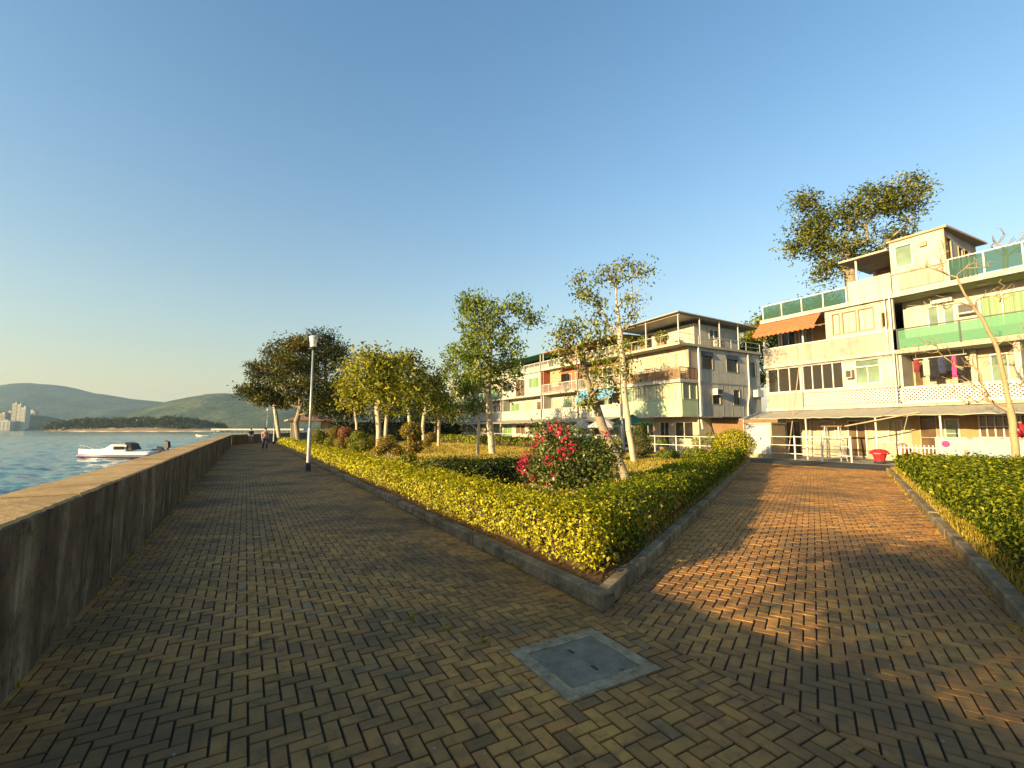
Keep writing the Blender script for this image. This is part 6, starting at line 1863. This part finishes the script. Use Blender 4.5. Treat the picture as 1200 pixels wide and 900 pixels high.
# ------------------------------------------------------------------ far shore
def hillrange(name, Dist, prof, depth, mat, rough=0.08, seed=0, nx=130, ny=40, x_pad=0):
    """heightfield: ridge heights surveyed along the skyline, falling to the shore in front and behind"""
    V, Q = [], []
    xs = np.linspace(prof[0][0], prof[-1][0], nx)
    hy = np.interp(xs, [p[0] for p in prof], [p[1] for p in prof])
    for i in range(nx):
        top = at(xs[i], hy[i], Dist)
        Hh = top.z + 1.5
        X0 = top.x / Dist
        for j in range(ny):
            v = j / (ny - 1)
            Yd = Dist - depth + 2 * depth * v
            u = 1 - abs(2 * v - 1)
            sh = math.sin(u * PI / 2) ** 1.3
            p = Vector((X0 * Dist * (1 + (Yd / Dist - 1) * 0.6), Yd, 0))
            nz = mnoise.fractal(Vector((p.x / depth * 2.2 + seed, p.y / depth * 2.2, seed)), 1.0, 2.1, 6)
            ridge = abs(mnoise.fractal(Vector((p.x / depth * 3.1 + seed + 9, p.y / depth * 1.2, seed)), 1.0, 2.1, 4))
            z = Hh * sh + Hh * (rough * nz - rough * 1.6 * ridge * (1 - u)) * min(1, 3 * u) - (0.5 if j in (0, ny - 1) else 0)
            V.append((p.x, p.y, -1.9 + max(z, 0)))
    for i in range(nx - 1):
        for j in range(ny - 1): Q.append((i * ny + j, (i + 1) * ny + j, (i + 1) * ny + j + 1, i * ny + j + 1))
    me = np_mesh(name, V, Q, mat)
    me.polygons.foreach_set('use_smooth', [True] * len(me.polygons))
    return tag(link(name, me), kind='structure')


hillrange('hills', 2700, [(-900, 500), (-700, 480), (-520, 462), (-330, 470), (-150, 458), (0, 455), (22, 451), (42, 450), (62, 451.5), (85, 454), (105, 459), (130, 463), (160, 468), (190, 471), (215, 474), (240, 480), (290, 492), (330, 502)], 800, M['hill1'], 0.06, 3)
hillrange('hills', 2000, [(120, 502), (150, 491), (180, 476), (205, 470.5), (230, 466), (250, 462.5), (266, 462), (285, 464), (320, 466), (380, 462), (440, 468), (520, 478), (620, 490), (760, 500)], 520, M['hill2'], 0.07, 8)
hillrange('headland', 1250, [(-420, 500), (-250, 490), (-120, 486), (-30, 492), (10, 490), (35, 485), (52, 487), (68, 490), (82, 494), (94, 500), (100, 502.5)], 130, M['headland'], 0.05, 5, 90, 24)
# wooded island
hillrange('island', 640, [(66, 502.6), (78, 501.5), (84, 498.5), (100, 497.2), (140, 496), (200, 495.5), (235, 497), (250, 500), (262, 502.4)], 55, M['rock'], 0.05, 12, 80, 24)
rng = np.random.default_rng(77)
n = 1500
xs = rng.uniform(86, 256, n)
topy = np.interp(xs, [86, 95, 115, 150, 180, 210, 228, 236, 243, 250, 256], [497, 493, 490.5, 489, 488.5, 487.5, 489, 493, 494.5, 493, 498]) + rng.normal(0, .6, n)
Yd = 640 + rng.uniform(-40, 30, n)
PX = (xs - 600) / F * 640 * 1.005
Ht = (503 - topy) / F * 640 * 1.005 + 1.4
zz = (0.28 + 0.72 * rng.random(n)) * Ht * (1 - ((Yd - 635) / 70) ** 2)
C = np.stack([PX, Yd, -0.6 + zz], 1)
idx = np.repeat(np.arange(n), 26)
P = C[idx] + rng.normal(0, 1, (len(idx), 3)) * np.array([1.7, 1.7, 1.0])
P[:, 2] = np.maximum(P[:, 2], 0.2)
V, Q = leaf_arrays(P, rng.normal(0, .6, (len(idx), 3)) + np.array([0, 0, .6]), 1.7, rng, 0.7)
tag(link('island_woods', np_mesh('island_woods', V, Q, M['l_island'], np.clip(rng.normal(.5, .2, len(idx)) + rng.normal(0, .2, n)[idx], 0, 1))), kind='stuff')
mb = MB()
prev = None
for i in range(41):
    x = 84 + 174 * i / 40
    X = (x - 600) / F * 586
    c = [(X, 584 + 2 * math.sin(i), -1.8), (X, 586 + 2 * math.sin(i), -0.5 + 0.2 * math.sin(i * 1.7)), (X, 605, 0.4), (X, 606, -1.8)]
    if prev: mb.loft([prev, c])
    prev = c
tag(mb.build('beach', M['sand']), kind='structure')
mb = MB()
for k in range(9): mb.ball((at(71 + random.uniform(-4, 4), 501, 600).x, 600 + random.uniform(-4, 4), -1.2), (random.uniform(2, 4), 3, random.uniform(1.5, 5.5)), 9, 6, 0.12)
tag(mb.build('rocks', M['rock']), kind='structure')
hu = empty('island_hut', Vector((at(130, 500, 600).x, 604, 0.2)), 0.2)
tag(hu, 'tiny white hut on the shore of the wooded island', 'hut')
MB().box(-3.2, 3.2, -2, 2, 0, 2.2).build('wall', M['white'], hu)
MB().loft([[(-3.6, -2.4, 2.2), (3.6, -2.4, 2.2), (3.6, 2.4, 2.2), (-3.6, 2.4, 2.2)], [(-3.6, -.1, 3.6), (3.6, -.1, 3.6), (3.6, .1, 3.6), (-3.6, .1, 3.6)]]).build('roof', M['cream'], hu)
# towers of the far town
Yt = 1130.0
kpx = Yt / F * 1.005
def tower(x0, x1, ytop, lab, mat, ybot=501.5, group='apartment towers of the far town', floors=None, Y=Yt):
    zt = (503 - ytop) * kpx + 1.6; z0 = -1.0
    c = at((x0 + x1) / 2, 500, Y)
    wd = (x1 - x0) * kpx
    root = empty('apartment_tower', Vector((c.x, Y, z0)), 0.25)
    tag(root, lab, 'building', group)
    h_ = zt - z0
    MB().box(-wd / 2, wd / 2, -8, 8, 0, h_).build('wall', M[mat], root)
    MB().box(-wd / 5, wd / 5, -4, 4, h_ + .01, h_ + 4).build('roof_box', M['cream'], root)
    n = floors or max(2, int(h_ / 3.4))
    mb = MB()
    for i in range(n):
        z = 2 + i * (h_ - 3) / n
        for kx in range(3):
            a = -wd / 2 + wd * (kx + .18) / 3
            mb.box(a, a + wd * .64 / 3, -8.06, -8.003, z, z + 1.5)
    if n > 2: mb.build('window_rows', M['glassdark'], root)
    else:
        for kx in range(3):
            a = -wd / 2 + wd * (kx + .18) / 3
            for i in range(n):
                z = 2 + i * (h_ - 3) / n
                MB().box(a, a + wd * .64 / 3, -8.06, -8.003, z, z + 1.5).build('window', M['glassdark'], root)
tower(15.5, 19.5, 473.5, 'white apartment tower at the left of the far pair', 'white')
tower(21.5, 24.5, 474.5, 'grey-sided far tower just right of the white one', 'greyp')
tower(26, 30.5, 478, 'shorter far tower at the right of the town', 'greyp')
tower(31.5, 41, 480.5, 'wide low white block on the rise right of the towers', 'white', Y=1230)
tower(8, 14, 482, 'cream block immediately left of the towers', 'cream', Y=1200)
tower(1, 7, 484, 'cream block at the left edge of the photo', 'cream', Y=1190)
tower(-9, 0, 480, 'pale block beyond the left edge of the photo', 'white', Y=1220)
tower(2, 13, 494, 'long low white building on the waterfront below the towers', 'white', Y=1110)
# causeway far across the water
cw = empty('causeway', Vector((at(300, 501.5, 420).x, 420, -1.5)), -0.05)
tag(cw, 'long pale causeway on piles across the water behind the promenade', 'causeway')
MB().box(-40, 45, -2.5, 2.5, 2.2, 3.6).build('deck', M['white'], cw)
mb = MB()
for i in range(18): mb.box(-38 + i * 4.8, -37.3 + i * 4.8, -0.4, 0.4, -2, 2.19)
mb.build('piles', M['kerb'], cw)

# ------------------------------------------------------------------ haze
HAZE = True
if HAZE:
    hm = NT('haze_air')
    v = hm.n('ShaderNodeVolumePrincipled', {'Color': (0.50, 0.76, 1.0), 'Density': 0.0001, 'Anisotropy': 0.2})
    hm.t.links.new(v.outputs[0], hm.out.inputs['Volume'])
    mb = MB().box(-9500, 9500, -2600, 9500, -5.2, 340)
    tag(mb.build('haze', hm.m), kind='stuff')
